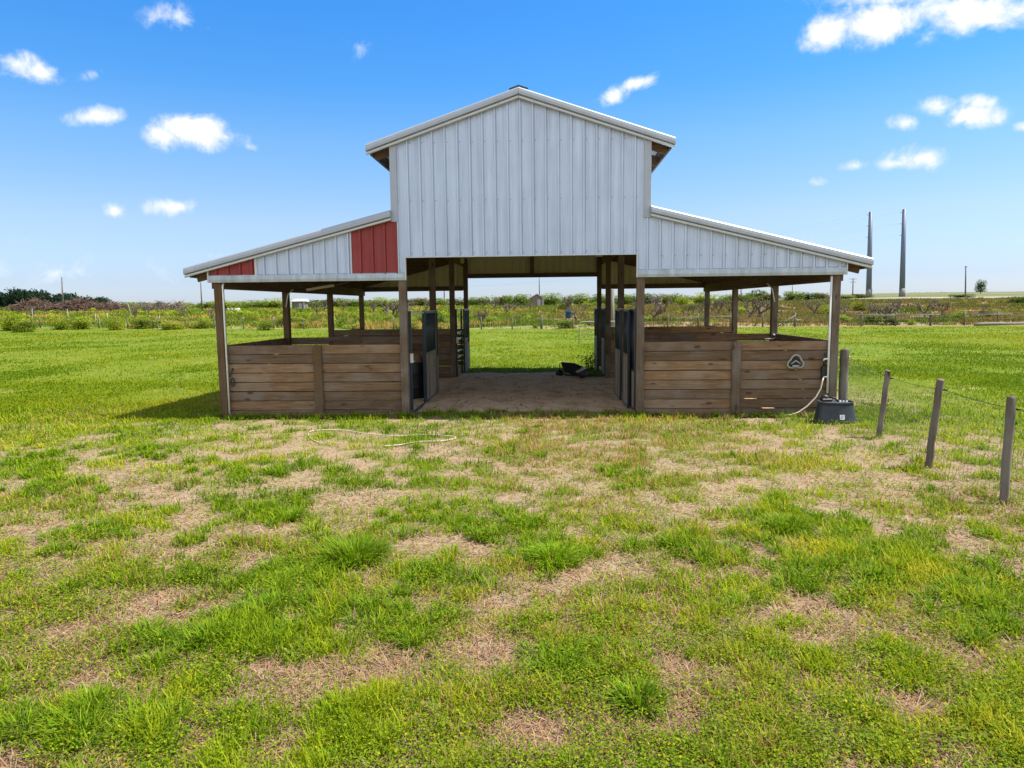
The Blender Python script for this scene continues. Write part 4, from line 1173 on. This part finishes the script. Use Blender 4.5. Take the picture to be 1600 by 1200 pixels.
# pixel column of trunk, pixel height of crown, distance, variant, stretch across
ZONES = [
 ('in scrub beside the brush piles', [(50, 20, 110, 0, 1), (103, 12, 80, 3, 1), (207, 22, 95, 0, .6), (232, 20, 120, 3, 1), (287, 18, 100, 5, 1), (330, 30, 78, 3, 1.2)]),
 ('in scrub behind the red-panelled lean-to', [(494, 25, 110, 1, 1.1), (507, 28, 115, 3, 1), (536, 18, 140, 1, 1), (585, 22, 112, 0, 1), (606, 34, 80, 0, 1.25), (620, 24, 100, 3, 1), (640, 20, 120, 1, 1.2), (665, 22, 120, 5, 1.1)]),
 ('in scrub behind the aisle', [(750, 28, 70, 3, 1.15), (754, 16, 135, 1, 1.2), (774, 14, 140, 0, 1.3), (790, 18, 105, 0, 1.2), (803, 17, 110, 5, 1.2), (817, 14, 120, 1, 1.2), (829, 12, 125, 0, 1.2), (885, 32, 95, 2, .9), (900, 30, 72, 1, 1.2), (914, 14, 110, 5, 1)]),
 ('in scrub behind the plain grey lean-to', [(1003, 22, 100, 0, 1.2), (1020, 26, 78, 3, 1.5), (1028, 26, 110, 6, 1), (1040, 26, 105, 0, 1.5), (1074, 16, 95, 4, 1), (1086, 20, 90, 4, .9), (1094, 24, 92, 1, .9), (1112, 22, 100, 0, 1), (1122, 26, 92, 4, 1), (1140, 27, 90, 6, 1), (1171, 34, 78, 0, 1), (1185, 36, 76, 6, 1.3)]),
 ('in scrub below the tall poles and hill', [(1216, 14, 90, 5, 1), (1273, 22, 88, 0, 1.3), (1292, 22, 95, 1, 1.3), (1320, 24, 80, 1, 1.1), (1384, 34, 66, 0, 1.4), (1365, 18, 85, 5, 1.2), (1446, 26, 78, 6, 1.1), (1458, 20, 95, 0, 1), (1473, 22, 82, 2, .9), (1536, 14, 90, 1, 1), (1405, 20, 92, 0, 1.2), (1424, 14, 100, 1, 1)]),
]
for zone, lst in ZONES:
    lst = sorted(lst)
    for k, (px, hp_, D, vr, st_) in enumerate(lst):
        q = far_pt(px, D)
        br_, lv_, zm = TREES[(vr + (k % 2) * 0) % 7]
        t = thing('bare_tree', f'{ORD[k]} bare citrus tree from the left {zone}', 'tree', tuple(q), 'bare citrus trees')
        s_ = (hp_ * D / F_PX) / zm
        t.scale = (s_ * st_, s_ * st_, s_); t.rotation_euler = (0, 0, (px * 1.7) % 6.28)
        for me, nm in ((br_, 'branches'), (lv_, 'leaves')):
            o = bpy.data.objects.new(nm, me); COL.objects.link(o); o.parent = t

# ------------------------------------------------------------------ green bushes and tree line
def crown_tree(seed, n, rx, rz, leaf, cols, lumps):
    return bush_mesh(seed, n, rx, rx, rz, leaf, cols, lumps, .45, .08, .85)
GREENS = {
 'dark': [(.03, .055, .014), (.045, .075, .016), (.065, .095, .02)],
 'mid': [(.07, .115, .016), (.1, .15, .02), (.135, .18, .03)],
 'bright': [(.12, .18, .014), (.165, .22, .02), (.21, .24, .035)],
 'olive': [(.08, .085, .03), (.11, .105, .04), (.07, .09, .025)],
 'yellow': [(.24, .21, .012), (.18, .18, .016), (.12, .16, .02)],
 'blue': [(.012, .03, .02), (.02, .04, .024), (.028, .05, .028)],
}
for k_ in ('mid', 'bright', 'dark', 'olive'): GREENS[k_] = [tuple(c * m_ for c, m_ in zip(t_, (1.5, 1.35, .9))) for t_ in GREENS[k_]]
BM = {}
for key, cols in GREENS.items():
    for v in range(3):
        o = tri_mesh('crown', *crown_tree(sum(map(ord, key)) + v * 7, 2600, .5, .8, .07, cols, 24), leaf_m, None)
        BM[key, v] = o.data; bpy.data.objects.remove(o)
mb = MB(); mb.tube([(0, 0, -.1), (.02, 0, .2), (0, .02, .5)], [.03, .025, .015], 7)
for a in range(4): mb.tube([(.01, 0, .25), (.22 * math.cos(a * 1.6), .22 * math.sin(a * 1.6), .6)], [.025, .01], 5)
o = mb.build('trunk', bark_m); TRK = o.data; bpy.data.objects.remove(o)
def bush(px, D, wpx, hpx, key, lab, name='bush', grp=None, base=None):
    q = far_pt(px, D)
    if base is not None: q = q + Vector((0, 0, base))
    t = thing(name, lab, 'tree' if name == 'tree' else 'bush', tuple(q), grp)
    k = D / F_PX; v = int(px * 7 + D) % 3
    t.scale = (wpx * k, wpx * k, hpx * k * 1.0); t.rotation_euler = (0, 0, (px * .77) % 6.28)
    o = bpy.data.objects.new('crown', BM[key, v]); COL.objects.link(o); o.parent = t
    o = bpy.data.objects.new('trunk', TRK); COL.objects.link(o); o.parent = t
BZ = [
 ('by the far fence below the brush piles', [(10, 70, 48, 36, 'bright'), (34, 67, 40, 24, 'mid'), (92, 71, 30, 28, 'bright'), (128, 72, 46, 22, 'bright'), (178, 69, 30, 26, 'bright'), (222, 72, 52, 18, 'mid'), (268, 69, 44, 15, 'bright'), (314, 71, 40, 22, 'bright')]),
 ('by the far fence behind the red-panelled lean-to', [(412, 66, 30, 18, 'mid'), (390, 80, 30, 22, 'bright'), (436, 74, 20, 20, 'bright'), (470, 82, 30, 20, 'bright'), (490, 76, 24, 16, 'mid'), (532, 70, 22, 20, 'mid'), (560, 80, 30, 22, 'bright'), (600, 76, 30, 20, 'bright'), (655, 72, 24, 22, 'mid'), (690, 70, 16, 20, 'dark')]),
 ('by the far fence behind the aisle', [(884, 64, 34, 15, 'mid'), (836, 65, 10, 8, 'mid'), (770, 75, 30, 14, 'bright'), (806, 78, 24, 12, 'olive')]),
 ('by the far fence below the hill', [(1039, 72, 12, 18, 'yellow'), (1342, 100, 25, 16, 'yellow'), (1362, 66, 34, 18, 'mid'), (1398, 64, 26, 14, 'dark'), (1427, 64, 14, 10, 'bright'), (1320, 70, 30, 14, 'bright'), (1295, 88, 34, 22, 'bright'), (1500, 74, 28, 16, 'bright'), (1548, 76, 30, 14, 'olive')]),
 ]
for zone, lst in BZ:
    for k, (px, D, w_, h_, key) in enumerate(sorted(lst)):
        nm = {'mid': 'green', 'dark': 'dark green', 'bright': 'light green', 'yellow': 'yellow flowering', 'olive': 'olive'}[key]
        bush(px, D, w_, h_, key, f'{nm} bush, {ORD[k]} from the left {zone}', 'bush', 'bushes along the far fence')
TZ = [
 ('the tree line behind the red-panelled lean-to', [(355, 190, 60, 18, 'bright'), (395, 185, 60, 18, 'mid'), (430, 190, 60, 20, 'bright'), (480, 200, 60, 16, 'mid'), (520, 205, 60, 18, 'olive'), (560, 200, 60, 17, 'mid'), (600, 200, 60, 19, 'bright'), (640, 195, 60, 18, 'olive'), (680, 195, 56, 19, 'mid')]),
 ('the tree line seen through the aisle', [(722, 195, 50, 17, 'olive'), (752, 190, 52, 19, 'mid'), (778, 195, 44, 20, 'olive'), (812, 190, 56, 23, 'mid'), (857, 200, 44, 23, 'mid'), (882, 118, 26, 27, 'mid'), (912, 190, 44, 22, 'mid'), (938, 190, 40, 22, 'mid'), (922, 150, 24, 14, 'bright')]),
 ('the tree line behind the grey lean-to', [(975, 195, 50, 20, 'mid'), (1010, 190, 50, 22, 'dark'), (1045, 190, 54, 22, 'mid'), (1070, 160, 30, 19, 'bright'), (1105, 190, 56, 21, 'bright'), (1150, 190, 60, 19, 'mid'), (1180, 205, 44, 22, 'dark'), (1200, 190, 40, 14, 'olive'), (1238, 190, 40, 18, 'mid'), (1262, 200, 36, 14, 'dark'), (1286, 200, 34, 13, 'olive')]),
 ('the scrubby foot of the hill', [(1320, 200, 30, 9, 'mid'), (1344, 210, 34, 9, 'dark'), (1500, 200, 40, 8, 'dark'), (1590, 130, 50, 14, 'dark'), (1560, 140, 30, 8, 'mid')]),
 ('the far scrub above the brush pile', [(205, 200, 60, 16, 'bright'), (250, 220, 60, 15, 'mid'), (295, 200, 60, 15, 'bright'), (330, 195, 50, 16, 'mid'), (20, 180, 70, 14, 'mid'), (70, 220, 60, 16, 'olive')]),
 ]
for zone, lst in TZ:
    for k, (px, D, w_, h_, key) in enumerate(sorted(lst)):
        nm = {'mid': 'green', 'dark': 'dark green', 'bright': 'light green', 'olive': 'olive grey'}[key]
        bush(px, D, w_, h_ * 1.05, key, f'rounded {nm} tree, {ORD[k]} from the left in {zone}', 'tree', 'trees of the tree line', -.3)
q = far_pt(1531, 300)
bush(1531, 300, 17, 21, 'dark', 'lone dark round-crowned tree standing on the hill', 'tree', None, 0.6)
# dark wood on the skyline beyond the brush pile
parts = []; rs = np.random.RandomState(9)
for i in range(75):
    px = rs.uniform(-70, 178); D = rs.uniform(380, 430)
    top = np.interp(px, [-70, 0, 25, 60, 80, 110, 135, 160, 180], [28, 26, 31, 28, 22, 24, 17, 14, 8]) * rs.uniform(.8, 1.08)
    q = far_pt(px, D); k = D / F_PX
    v, t_, c_ = bush_mesh(100 + i, 900, .5, .5, .78, .13, GREENS['blue'], 12, .4, .05, .85)
    v = v * np.array([28 * k, 28 * k, (top + 12) * k]) + np.array([q.x, q.y, q.z - 1.5]); parts.append((v, t_, c_))
for i in range(110):
    px = rs.uniform(180, 1260); D = rs.uniform(300, 360); q = far_pt(px, D); k = D / F_PX
    v, t_, c_ = bush_mesh(200 + i, 420, .5, .5, .78, .12, GREENS[('blue', 'dark', 'dark')[i % 3]], 12, .4, .05, .85)
    v = v * np.array([44 * k, 30 * k, rs.uniform(11, 17) * k]) + np.array([q.x, q.y, q.z - 1.0]); parts.append((v, t_, c_))
for i in range(46):
    px = rs.uniform(1190, 1470); D = rs.uniform(620, 700); q = far_pt(px, D); k = D / F_PX
    v, t_, c_ = bush_mesh(300 + i, 220, .5, .5, .78, .16, GREENS['blue'], 9, .4, .05, .8)
    v = v * np.array([20 * k, 20 * k, rs.uniform(3, 6) * k]) + np.array([q.x, q.y, q.z - 2.4]); parts.append((v, t_, c_))
kind(tri_mesh('distant_wood', *cat(parts), leaf_m), 'stuff')

# pale stakes and a heap of white rubble in the scrub
for k, (px_, yt, D, lean) in enumerate(((48, 482, 84, .1), (105, 483, 78, -.05), (147, 490, 76, .02), (154, 493, 76, -.2), (166, 489, 77, .04), (204, 474, 110, -.5), (245, 492, 80, .25))):
    q = far_pt(px_, D); zt = at_y(px_, yt, q.y)[2]
    mb = MB(); mb.tube([(q.x, q.y, q.z - .1), (q.x + lean * .4, q.y, (q.z + zt) / 2), (q.x + lean, q.y, zt)], [.035, .03, .02], 6)
    tag(mb.build('stake', stake_m), f'{ORD[k]} pale stake from the left in the scrub below the brush piles', 'stake', 'pale stakes in the scrub')
q = far_pt(364, 150)
rs = random.Random(3); mb = MB()
for k in range(26):
    c = Vector((q.x + rs.uniform(-1.3, 1.3), q.y + rs.uniform(-.6, .6), q.z + rs.uniform(.0, .55) + .1)); r_ = rs.uniform(.22, .42)
    mb.loft([[c + Vector((r_ * w_ * math.cos(a * 1.05) * rs.uniform(.8, 1.2), r_ * w_ * math.sin(a * 1.05), r_ * h_)) for a in range(6)] for w_, h_ in ((.5, -.8), (1, -.3), (.95, .3), (.4, .7))])
tag(mb.build('rubble_heap', stake_m), 'small heap of white rubble in the scrub beside the brown corner post', 'rubble heap')

# ------------------------------------------------------------------ brush piles of uprooted trees
def brush_pile(px0, px1, D, hpx, n, m_, lab, seed):
    rs = random.Random(seed); mb = MB(); k = D / F_PX
    c0 = far_pt((px0 + px1) / 2, D)
    for i in range(n):
        u = rs.random(); px = px0 + (px1 - px0) * u; q = far_pt(px, D)
        prof = min(1, 6 * u, 6 * (1 - u)) ** .6 * (.75 + .25 * math.sin(u * 17 + seed))
        h = hpx * k * prof
        z = h * rs.random() ** 1.15; dy_ = rs.uniform(-1, 1) * (3.2 - 2.4 * z / (hpx * k))
        p0 = q + Vector((0, dy_ , z * .9)); a = rs.uniform(0, 6.28); el = rs.uniform(-.35, .85)
        L = rs.uniform(.5, 1.7); d = Vector((math.cos(a) * math.cos(el), math.sin(a) * math.cos(el), math.sin(el)))
        r_ = rs.choice((.02, .03, .045, .07, .1)) 
        p1 = p0 + d * L * .5 + Vector((rs.uniform(-.2, .2), 0, rs.uniform(-.1, .2))); p2 = p1 + d * L * .5 + Vector((rs.uniform(-.3, .3), 0, rs.uniform(-.2, .2)))
        mb.tube([p0, p1, p2], [r_, r_ * .8, r_ * .4], 4)
    t = thing('brush_pile', lab, 'brush pile', tuple(c0), 'brush piles')
    mb.build('branches', m_, t)
    return t
brush_pile(10, 198, 160, 24, 3400, brush_m, 'long brown pile of dead uprooted trees below the dark wood', 4)
brush_pile(214, 292, 175, 15, 1300, brush2_m, 'smaller greyer brush pile next to the long brown one', 6)
# ------------------------------------------------------------------ tall weeds of the field beyond the fence
def spread(n, y0, y1, x0=-280, x1=1880):
    """spots on the land, thinning out with distance"""
    px = nr.uniform(x0, x1, n); py = nr.uniform(y0, y1, n)
    d = RV[None] * ((px - 800) / F_PX)[:, None] + UV[None] * ((600 - py) / F_PX)[:, None] + FV[None]
    t = -CAM[2] / d[:, 2]
    P = CAM[None] + d * t[:, None]
    return P, px, py
NW = 64000
D_ = 62 + 118 * nr.rand(NW) ** 1.5
px = nr.uniform(-120, 1720, NW)
d = RV[None] * ((px - 800) / F_PX)[:, None] + FV[None]
P = CAM[None] + d * (D_ / d[:, 1])[:, None]; P[:, 2] = 0
rt0 = sstep(px, 650, 850)
ok = P[:, 1] > fence_line(P[:, 0]) + .3 + 1.6 * fbm(P[:, 0], P[:, 1], .2, 2) + rt0 * (2 + 8 * fbm(P[:, 0], P[:, 1], .12, 2)) * (nr.rand(NW) < .8)
g1 = fbm(P[:, 0], P[:, 1], .16, 3); g2 = fbm(P[:, 0] + 77, P[:, 1], .35, 3)
rt = sstep(px, 700, 1000)
ok &= (g2 > .40 - .06 * rt)
P = P[ok]; px = px[ok]; g1 = g1[ok]; g2 = g2[ok]; rt = rt[ok]; D_ = D_[ok]
P[:, 2] = terr(P[:, 0], P[:, 1]) - .02
n = len(P)
pal_l = np.array([1.5, 1.25, .8]) * np.array([(.085, .155, .016), (.11, .18, .02), (.06, .115, .016), (.24, .2, .075), (.3, .235, .11)])
pal_r = np.array([(.14, .11, .045), (.20, .135, .06), (.22, .15, .035), (.12, .12, .03), (.085, .12, .02)])
pick = np.clip((g1 * 11 - 3.2 + nr.normal(size=n) * .6), 0, 4).astype(int)
isr = nr.rand(n) < rt
colw = np.where(isr[:, None], pal_r[4 - pick], pal_l[pick]) * nr.uniform(.75, 1.25, (n, 1))
K = 5
PP = np.repeat(P, K, 0) + np.stack([nr.normal(size=n*K) * .22, nr.normal(size=n*K) * .22, np.zeros(n*K)], 1)
hh = np.repeat((.12 + 1.5 * np.maximum(g2 - .3, 0)) * (1 - .25 * rt), K) * nr.uniform(.5, 1.15, n*K)
V, T, C = blades(PP, hh, .035 + .0006 * np.repeat(D_, K), nr.rand(n*K) * 6.28, nr.uniform(0, .5, n*K), nr.uniform(0, .8, n*K), np.repeat(colw, K, 0) * nr.uniform(.8, 1.2, (n*K, 1)))
kind(tri_mesh('field_weeds', V, T, C, grass_m), 'stuff')
# low leafy scrub merging into one another across the field
parts = []; rs = np.random.RandomState(31)
for i in range(520):
    px_ = rs.uniform(-60, 1180) if i < 430 else rs.uniform(1000, 1660)
    D = 63 + 95 * rs.rand() ** 1.3
    if px_ > 700 and D < 80 and rs.rand() < .7: continue
    q = far_pt(px_, D)
    if q.y < float(fence_line(q.x)) + .6: continue
    key = ('bright', 'mid', 'bright', 'olive', 'bright', 'mid')[i % 6] if px_ < 900 else ('olive', 'mid', 'olive', 'yellow', 'bright', 'olive')[i % 6]
    big = 1.6 if px_ < 720 else 1.0
    w_ = rs.uniform(.5, 1.6) * big; h_ = rs.uniform(.35, .9) * big
    v, t_, c_ = bush_mesh(900 + i % 40, 170, .5, .5, .78, .16, np.array(GREENS[key]) * rs.uniform(.65, 1.6), 9, .35, .05, .8)
    parts.append((v * np.array([w_, w_, h_]) + np.array([q.x, q.y, q.z - .05]), t_, c_))
kind(tri_mesh('scrub_undergrowth', *cat(parts), leaf_m), 'stuff')

# ------------------------------------------------------------------ grass
def under_barn(P):
    x, y = P[:, 0], P[:, 1]
    back = 8.75 - 1.4 * sstep(x, .6, 2.0) + .35 * (fbm(x, x * 0, 1.4, 3) - .5)
    front = 0.55 + 0.5 * (fbm(x + 9, x * 0, 1.6, 3) - .5)
    a = (np.abs(x) < 2.15) & (y > front - .15) & (y < back + .1)
    b_ = (np.abs(x) >= 2.12) & (np.abs(x) < 5.8) & (y > .02) & (y < 10.5)
    return a | b_
def gz(P):
    x, y = P[:, 0], P[:, 1]
    return terr(x, y) + np.exp(-np.maximum(0, y - 12) / 10) * (0.05 * (fbm(x, y, 0.9, 3) - .5) + 0.02 * (fbm(x, y, 4.0, 2) - .5)) - .004
YG = np.array([2.0, 1.62, .4])
GP = YG * np.array([(.040, .085, .010), (.075, .145, .014), (.105, .175, .018), (.14, .20, .028), (.175, .21, .045)])
SP = np.array([1.2, 1.02, .98]) * np.array([(.33, .245, .15), (.42, .325, .21), (.25, .18, .11), (.36, .29, .22), (.30, .20, .11)])
def dist(P): return np.hypot(P[:, 0] - CAM[0], P[:, 1] - CAM[1])

# yard grass: short blades where the ground is green
P, px, py = spread(135000, 636, 1330)
P = P[~under_barn(P)]
cv_ = cover(P[:, 0], P[:, 1]) + .8 * (fbm(P[:, 0], P[:, 1], 11.0, 2) - .5) + .12 * nr.normal(size=len(P))
ok = nr.rand(len(P)) < .66 * sstep(cv_, .08, 1.0); P = P[ok]; cv_ = cv_[ok]
P[:, 2] = gz(P); n = len(P); K = 6; dd = dist(P)
PP = np.repeat(P, K, 0); sprd = .024 + .0025 * np.repeat(dd, K)
PP[:, 0] += nr.normal(size=n*K) * sprd; PP[:, 1] += nr.normal(size=n*K) * sprd
hgt = np.repeat((.035 + .085 * np.clip(cv_ - .3, 0, 1)), K) * nr.uniform(.6, 1.5, n*K)
tone = fbm(P[:, 0] + 5, P[:, 1] + 3, .8, 3) * 1.1 + .25 * nr.rand(n) - .15
ci = np.clip(tone * 6 - .6, 0, 4).astype(int)
colg = np.repeat(GP[ci], K, 0) * nr.uniform(.75, 1.25, (n*K, 1))
dry = sstep(fbm(P[:, 0] + 31, P[:, 1] + 8, .5, 3), .45, .62) * .5 + .6 * sstep(P[:, 0], -1.6, .2) * sstep(P[:, 0], 4.6, 3.2) * sstep(P[:, 1], -5.5, -3.5)
mk = nr.rand(n*K) < np.repeat(dry, K) * .75
colg[mk] = SP[nr.randint(0, 5, mk.sum())] * np.array([.85, .82, .6])
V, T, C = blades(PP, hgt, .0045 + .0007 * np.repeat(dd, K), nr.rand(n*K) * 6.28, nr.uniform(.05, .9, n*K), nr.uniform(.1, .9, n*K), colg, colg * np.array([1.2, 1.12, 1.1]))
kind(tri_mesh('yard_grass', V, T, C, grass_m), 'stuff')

# dead thatch lying between the tufts
P, px, py = spread(115000, 640, 1330)
P = P[~under_barn(P)]
cv_ = cover(P[:, 0], P[:, 1]); ok = nr.rand(len(P)) < sstep(cv_, 1.5, .35); P = P[ok]
P[:, 2] = gz(P) + nr.rand(len(P)) * .012; n = len(P); dd = dist(P)
cols = SP[nr.randint(0, 5, n)] * nr.uniform(.7, 1.2, (n, 1))
V, T, C = blades(P, nr.uniform(.05, .17, n), .003 + .00065 * dd, nr.rand(n) * 6.28, nr.uniform(1.15, 1.5, n), nr.uniform(-.2, .25, n), cols)
kind(tri_mesh('dead_thatch', V, T, C, grass_m), 'stuff')

# hay and droppings scattered over the aisle dirt
n = 1500
P = np.stack([nr.uniform(-2.1, 2.1, n), nr.uniform(.5, 8.6, n), np.zeros(n)], 1)
P = P[nr.rand(n) < .12 + .9 * sstep(fbm(P[:, 0], P[:, 1], 1.4, 3), .5, .68) + .5 * sstep(np.abs(P[:, 0]), 1.6, 2.1)]; n = len(P)
P[:, 2] = gz(P) + .075
V, T, C = blades(P, nr.uniform(.06, .2, n), nr.uniform(.012, .03, n), nr.rand(n) * 6.28, nr.uniform(1.3, 1.62, n), nr.uniform(-.1, .2, n), np.array([(.06, .04, .025), (.12, .085, .05), (.3, .23, .14), (.08, .055, .035)])[nr.randint(0, 4, n)])
kind(tri_mesh('aisle_litter', V, T, C, grass_m), 'stuff')

# broad-leaved weeds
P, px, py = spread(36000, 640, 1330)
P = P[~under_barn(P)]
wv = .55 * fbm(P[:, 0] + 13, P[:, 1] - 7, .8, 3) + .45 * fbm(P[:, 0] + 3, P[:, 1] - 17, 2.6, 2) + .35 * (fbm(P[:, 0], P[:, 1], 7.0, 2) - .5)
ok = (nr.rand(len(P)) < .17 + .83 * sstep(wv, .485, .6)) & (cover(P[:, 0], P[:, 1]) > -.15); P = P[ok]; wv = wv[ok]
P[:, 2] = gz(P); n = len(P); K = 12; dd = np.repeat(dist(P), K)
PP = np.repeat(P, K, 0); PP[:, 0] += nr.normal(size=n*K) * .05; PP[:, 1] += nr.normal(size=n*K) * .05; PP[:, 2] += .012 + nr.rand(n*K) * .075
wp_ = np.array([1.7, 1.42, .5]) * np.array([(.085, .155, .012), (.12, .19, .015), (.06, .12, .012), (.19, .22, .02), (.27, .24, .02)])
wi = np.clip(np.repeat(nr.rand(n) * 3.3, K) + nr.normal(size=n*K) * .5, 0, 4).astype(int)
V, T, C = leaves(PP, (.011 + .0011 * dd) * nr.uniform(.8, 1.5, n*K), wp_[wi] * nr.uniform(.8, 1.25, (n*K, 1)), .55, .6)
kind(tri_mesh('broadleaf_weeds', V, T, C, leaf_m), 'stuff')

# thick tussocks: everywhere a few, plus those the yard plainly shows
def tussock(c, rad, h, n, pal, wd):
    a = nr.rand(n) * 6.28; r_ = np.sqrt(nr.rand(n))
    Pt = np.stack([c[0] + np.cos(a) * r_ * rad * .75, c[1] + np.sin(a) * r_ * rad * .75, np.full(n, c[2])], 1)
    col = pal[nr.randint(0, len(pal), n)] * nr.uniform(.75, 1.3, (n, 1))
    return blades(Pt, nr.uniform(.55, 1.1, n) * h, nr.uniform(.8, 1.25, n) * wd, a + nr.normal(size=n) * .5, .12 + r_ * .75 + nr.normal(size=n) * .12, nr.uniform(.2, .9, n), col, col * 1.2)
TG = np.array([1.8, 1.45, .4]) * np.array([(.042, .10, .011), (.055, .125, .012), (.08, .155, .016), (.11, .18, .03)])
parts = []
for (px_, py_, a_, b_, s_) in PATCH:
    if s_ < .3: continue
    k = int(7 + a_ * b_ / 130)
    for _ in range(k):
        q = at_z(px_ + nr.normal() * a_ * .6, py_ + nr.normal() * b_ * .6)
        if q[1] > -.2: continue
        q[2] = float(gz(np.array([q]))[0]); D = math.hypot(q[0] - CAM[0], q[1] - CAM[1])
        parts.append(tussock(q, nr.uniform(.06, .15), nr.uniform(.08, .17), int(nr.uniform(45, 95)), TG, .005 + .0007 * D))
P, px, py = spread(900, 645, 1300)
P = P[~under_barn(P)]; P = P[cover(P[:, 0], P[:, 1]) > .46]
for q in P:
    q[2] = float(gz(np.array([q]))[0]); D = math.hypot(q[0] - CAM[0], q[1] - CAM[1])
    parts.append(tussock(q, nr.uniform(.05, .13), nr.uniform(.08, .16), int(nr.uniform(25, 60)), TG, .005 + .0007 * D))
# taller growth against the foot of the barn and the fence
for i in range(420):
    x = nr.uniform(-6.0, 6.0); 
    if abs(x) < 2.0: y = nr.uniform(-.3, .6)
    else: y = nr.uniform(-.3, -.03)
    q = np.array([x, y, 0.]); q[2] = float(gz(q[None])[0])
    parts.append(tussock(q, .07, nr.uniform(.07, .2), 22, TG if nr.rand() < .75 else SP * .8, .011))
kind(tri_mesh('tall_grass', *cat(parts), grass_m), 'stuff')
for (px_, py_, rad, h, n, lab) in ((998, 1106, .13, .17, 330, 'dark green grass tussock standing alone on bare thatch close to the camera'), (866, 880, .23, .2, 480, 'broad light green grass tussock in the middle of the yard'),
                                   (1226, 826, .24, .17, 400, 'wide grass tussock in the yard in front of the grey lean-to'), (556, 876, .3, .25, 640, 'largest deep green grass tussock, in front of the red panels')):
    q = at_z(px_, py_); q[2] = float(gz(q[None])[0]); D = math.hypot(q[0] - CAM[0], q[1] - CAM[1])
    V, T, C = tussock(np.zeros(3), rad, h, n, TG if px_ != 866 else TG * 1.25, .006 + .0007 * D)
    o = tri_mesh('grass_tussock', V, T, C, grass_m, None); o.location = q
    tag(o, lab, 'grass tuft', 'single grass tussocks')

# lawn beyond and beside the barn
P, px, py = spread(95000, 511, 660, -120, 1720)
P = P[~under_barn(P)]
P = P[(P[:, 1] < fence_line(P[:, 0]) - .1)]
P = P[(P[:, 1] > .3) | (np.abs(P[:, 0]) > 5.8)]
P[:, 2] = gz(P); n = len(P); K = 4; dd = np.repeat(dist(P), K)
lw = fbm(P[:, 0], P[:, 1], .35, 4); ok = nr.rand(n) < sstep(lw + .3 * fbm(P[:, 0], P[:, 1], 1.5, 2), .52, .8) + .1
P = P[ok]; n = len(P); dd = np.repeat(dist(P), K); lw = lw[ok]
PP = np.repeat(P, K, 0); PP[:, 0] += nr.normal(size=n*K) * .006 * dd; PP[:, 1] += nr.normal(size=n*K) * .012 * dd
LGp = np.array([1.5, 1.17, .24]) * np.array([(.075, .15, .012), (.10, .18, .014), (.13, .20, .02), (.17, .215, .035)])
li = np.clip(np.repeat(fbm(P[:, 0] + 50, P[:, 1], .22, 3) * 9 - 3.2 + 1.2 * (fbm(P[:, 0] * .4, P[:, 1] * 1.3, .8, 3) - .5) * 3, K) + nr.normal(size=n*K) * .35, 0, 3).astype(int)
V, T, C = blades(PP, nr.uniform(.03, .075, n*K) + .0006 * dd, .002 + .0009 * dd, nr.rand(n*K) * 6.28, nr.uniform(.1, .9, n*K), nr.uniform(.1, .9, n*K), LGp[li] * nr.uniform(.88, 1.12, (n*K, 1)))
kind(tri_mesh('lawn_grass', V, T, C, grass_m), 'stuff')
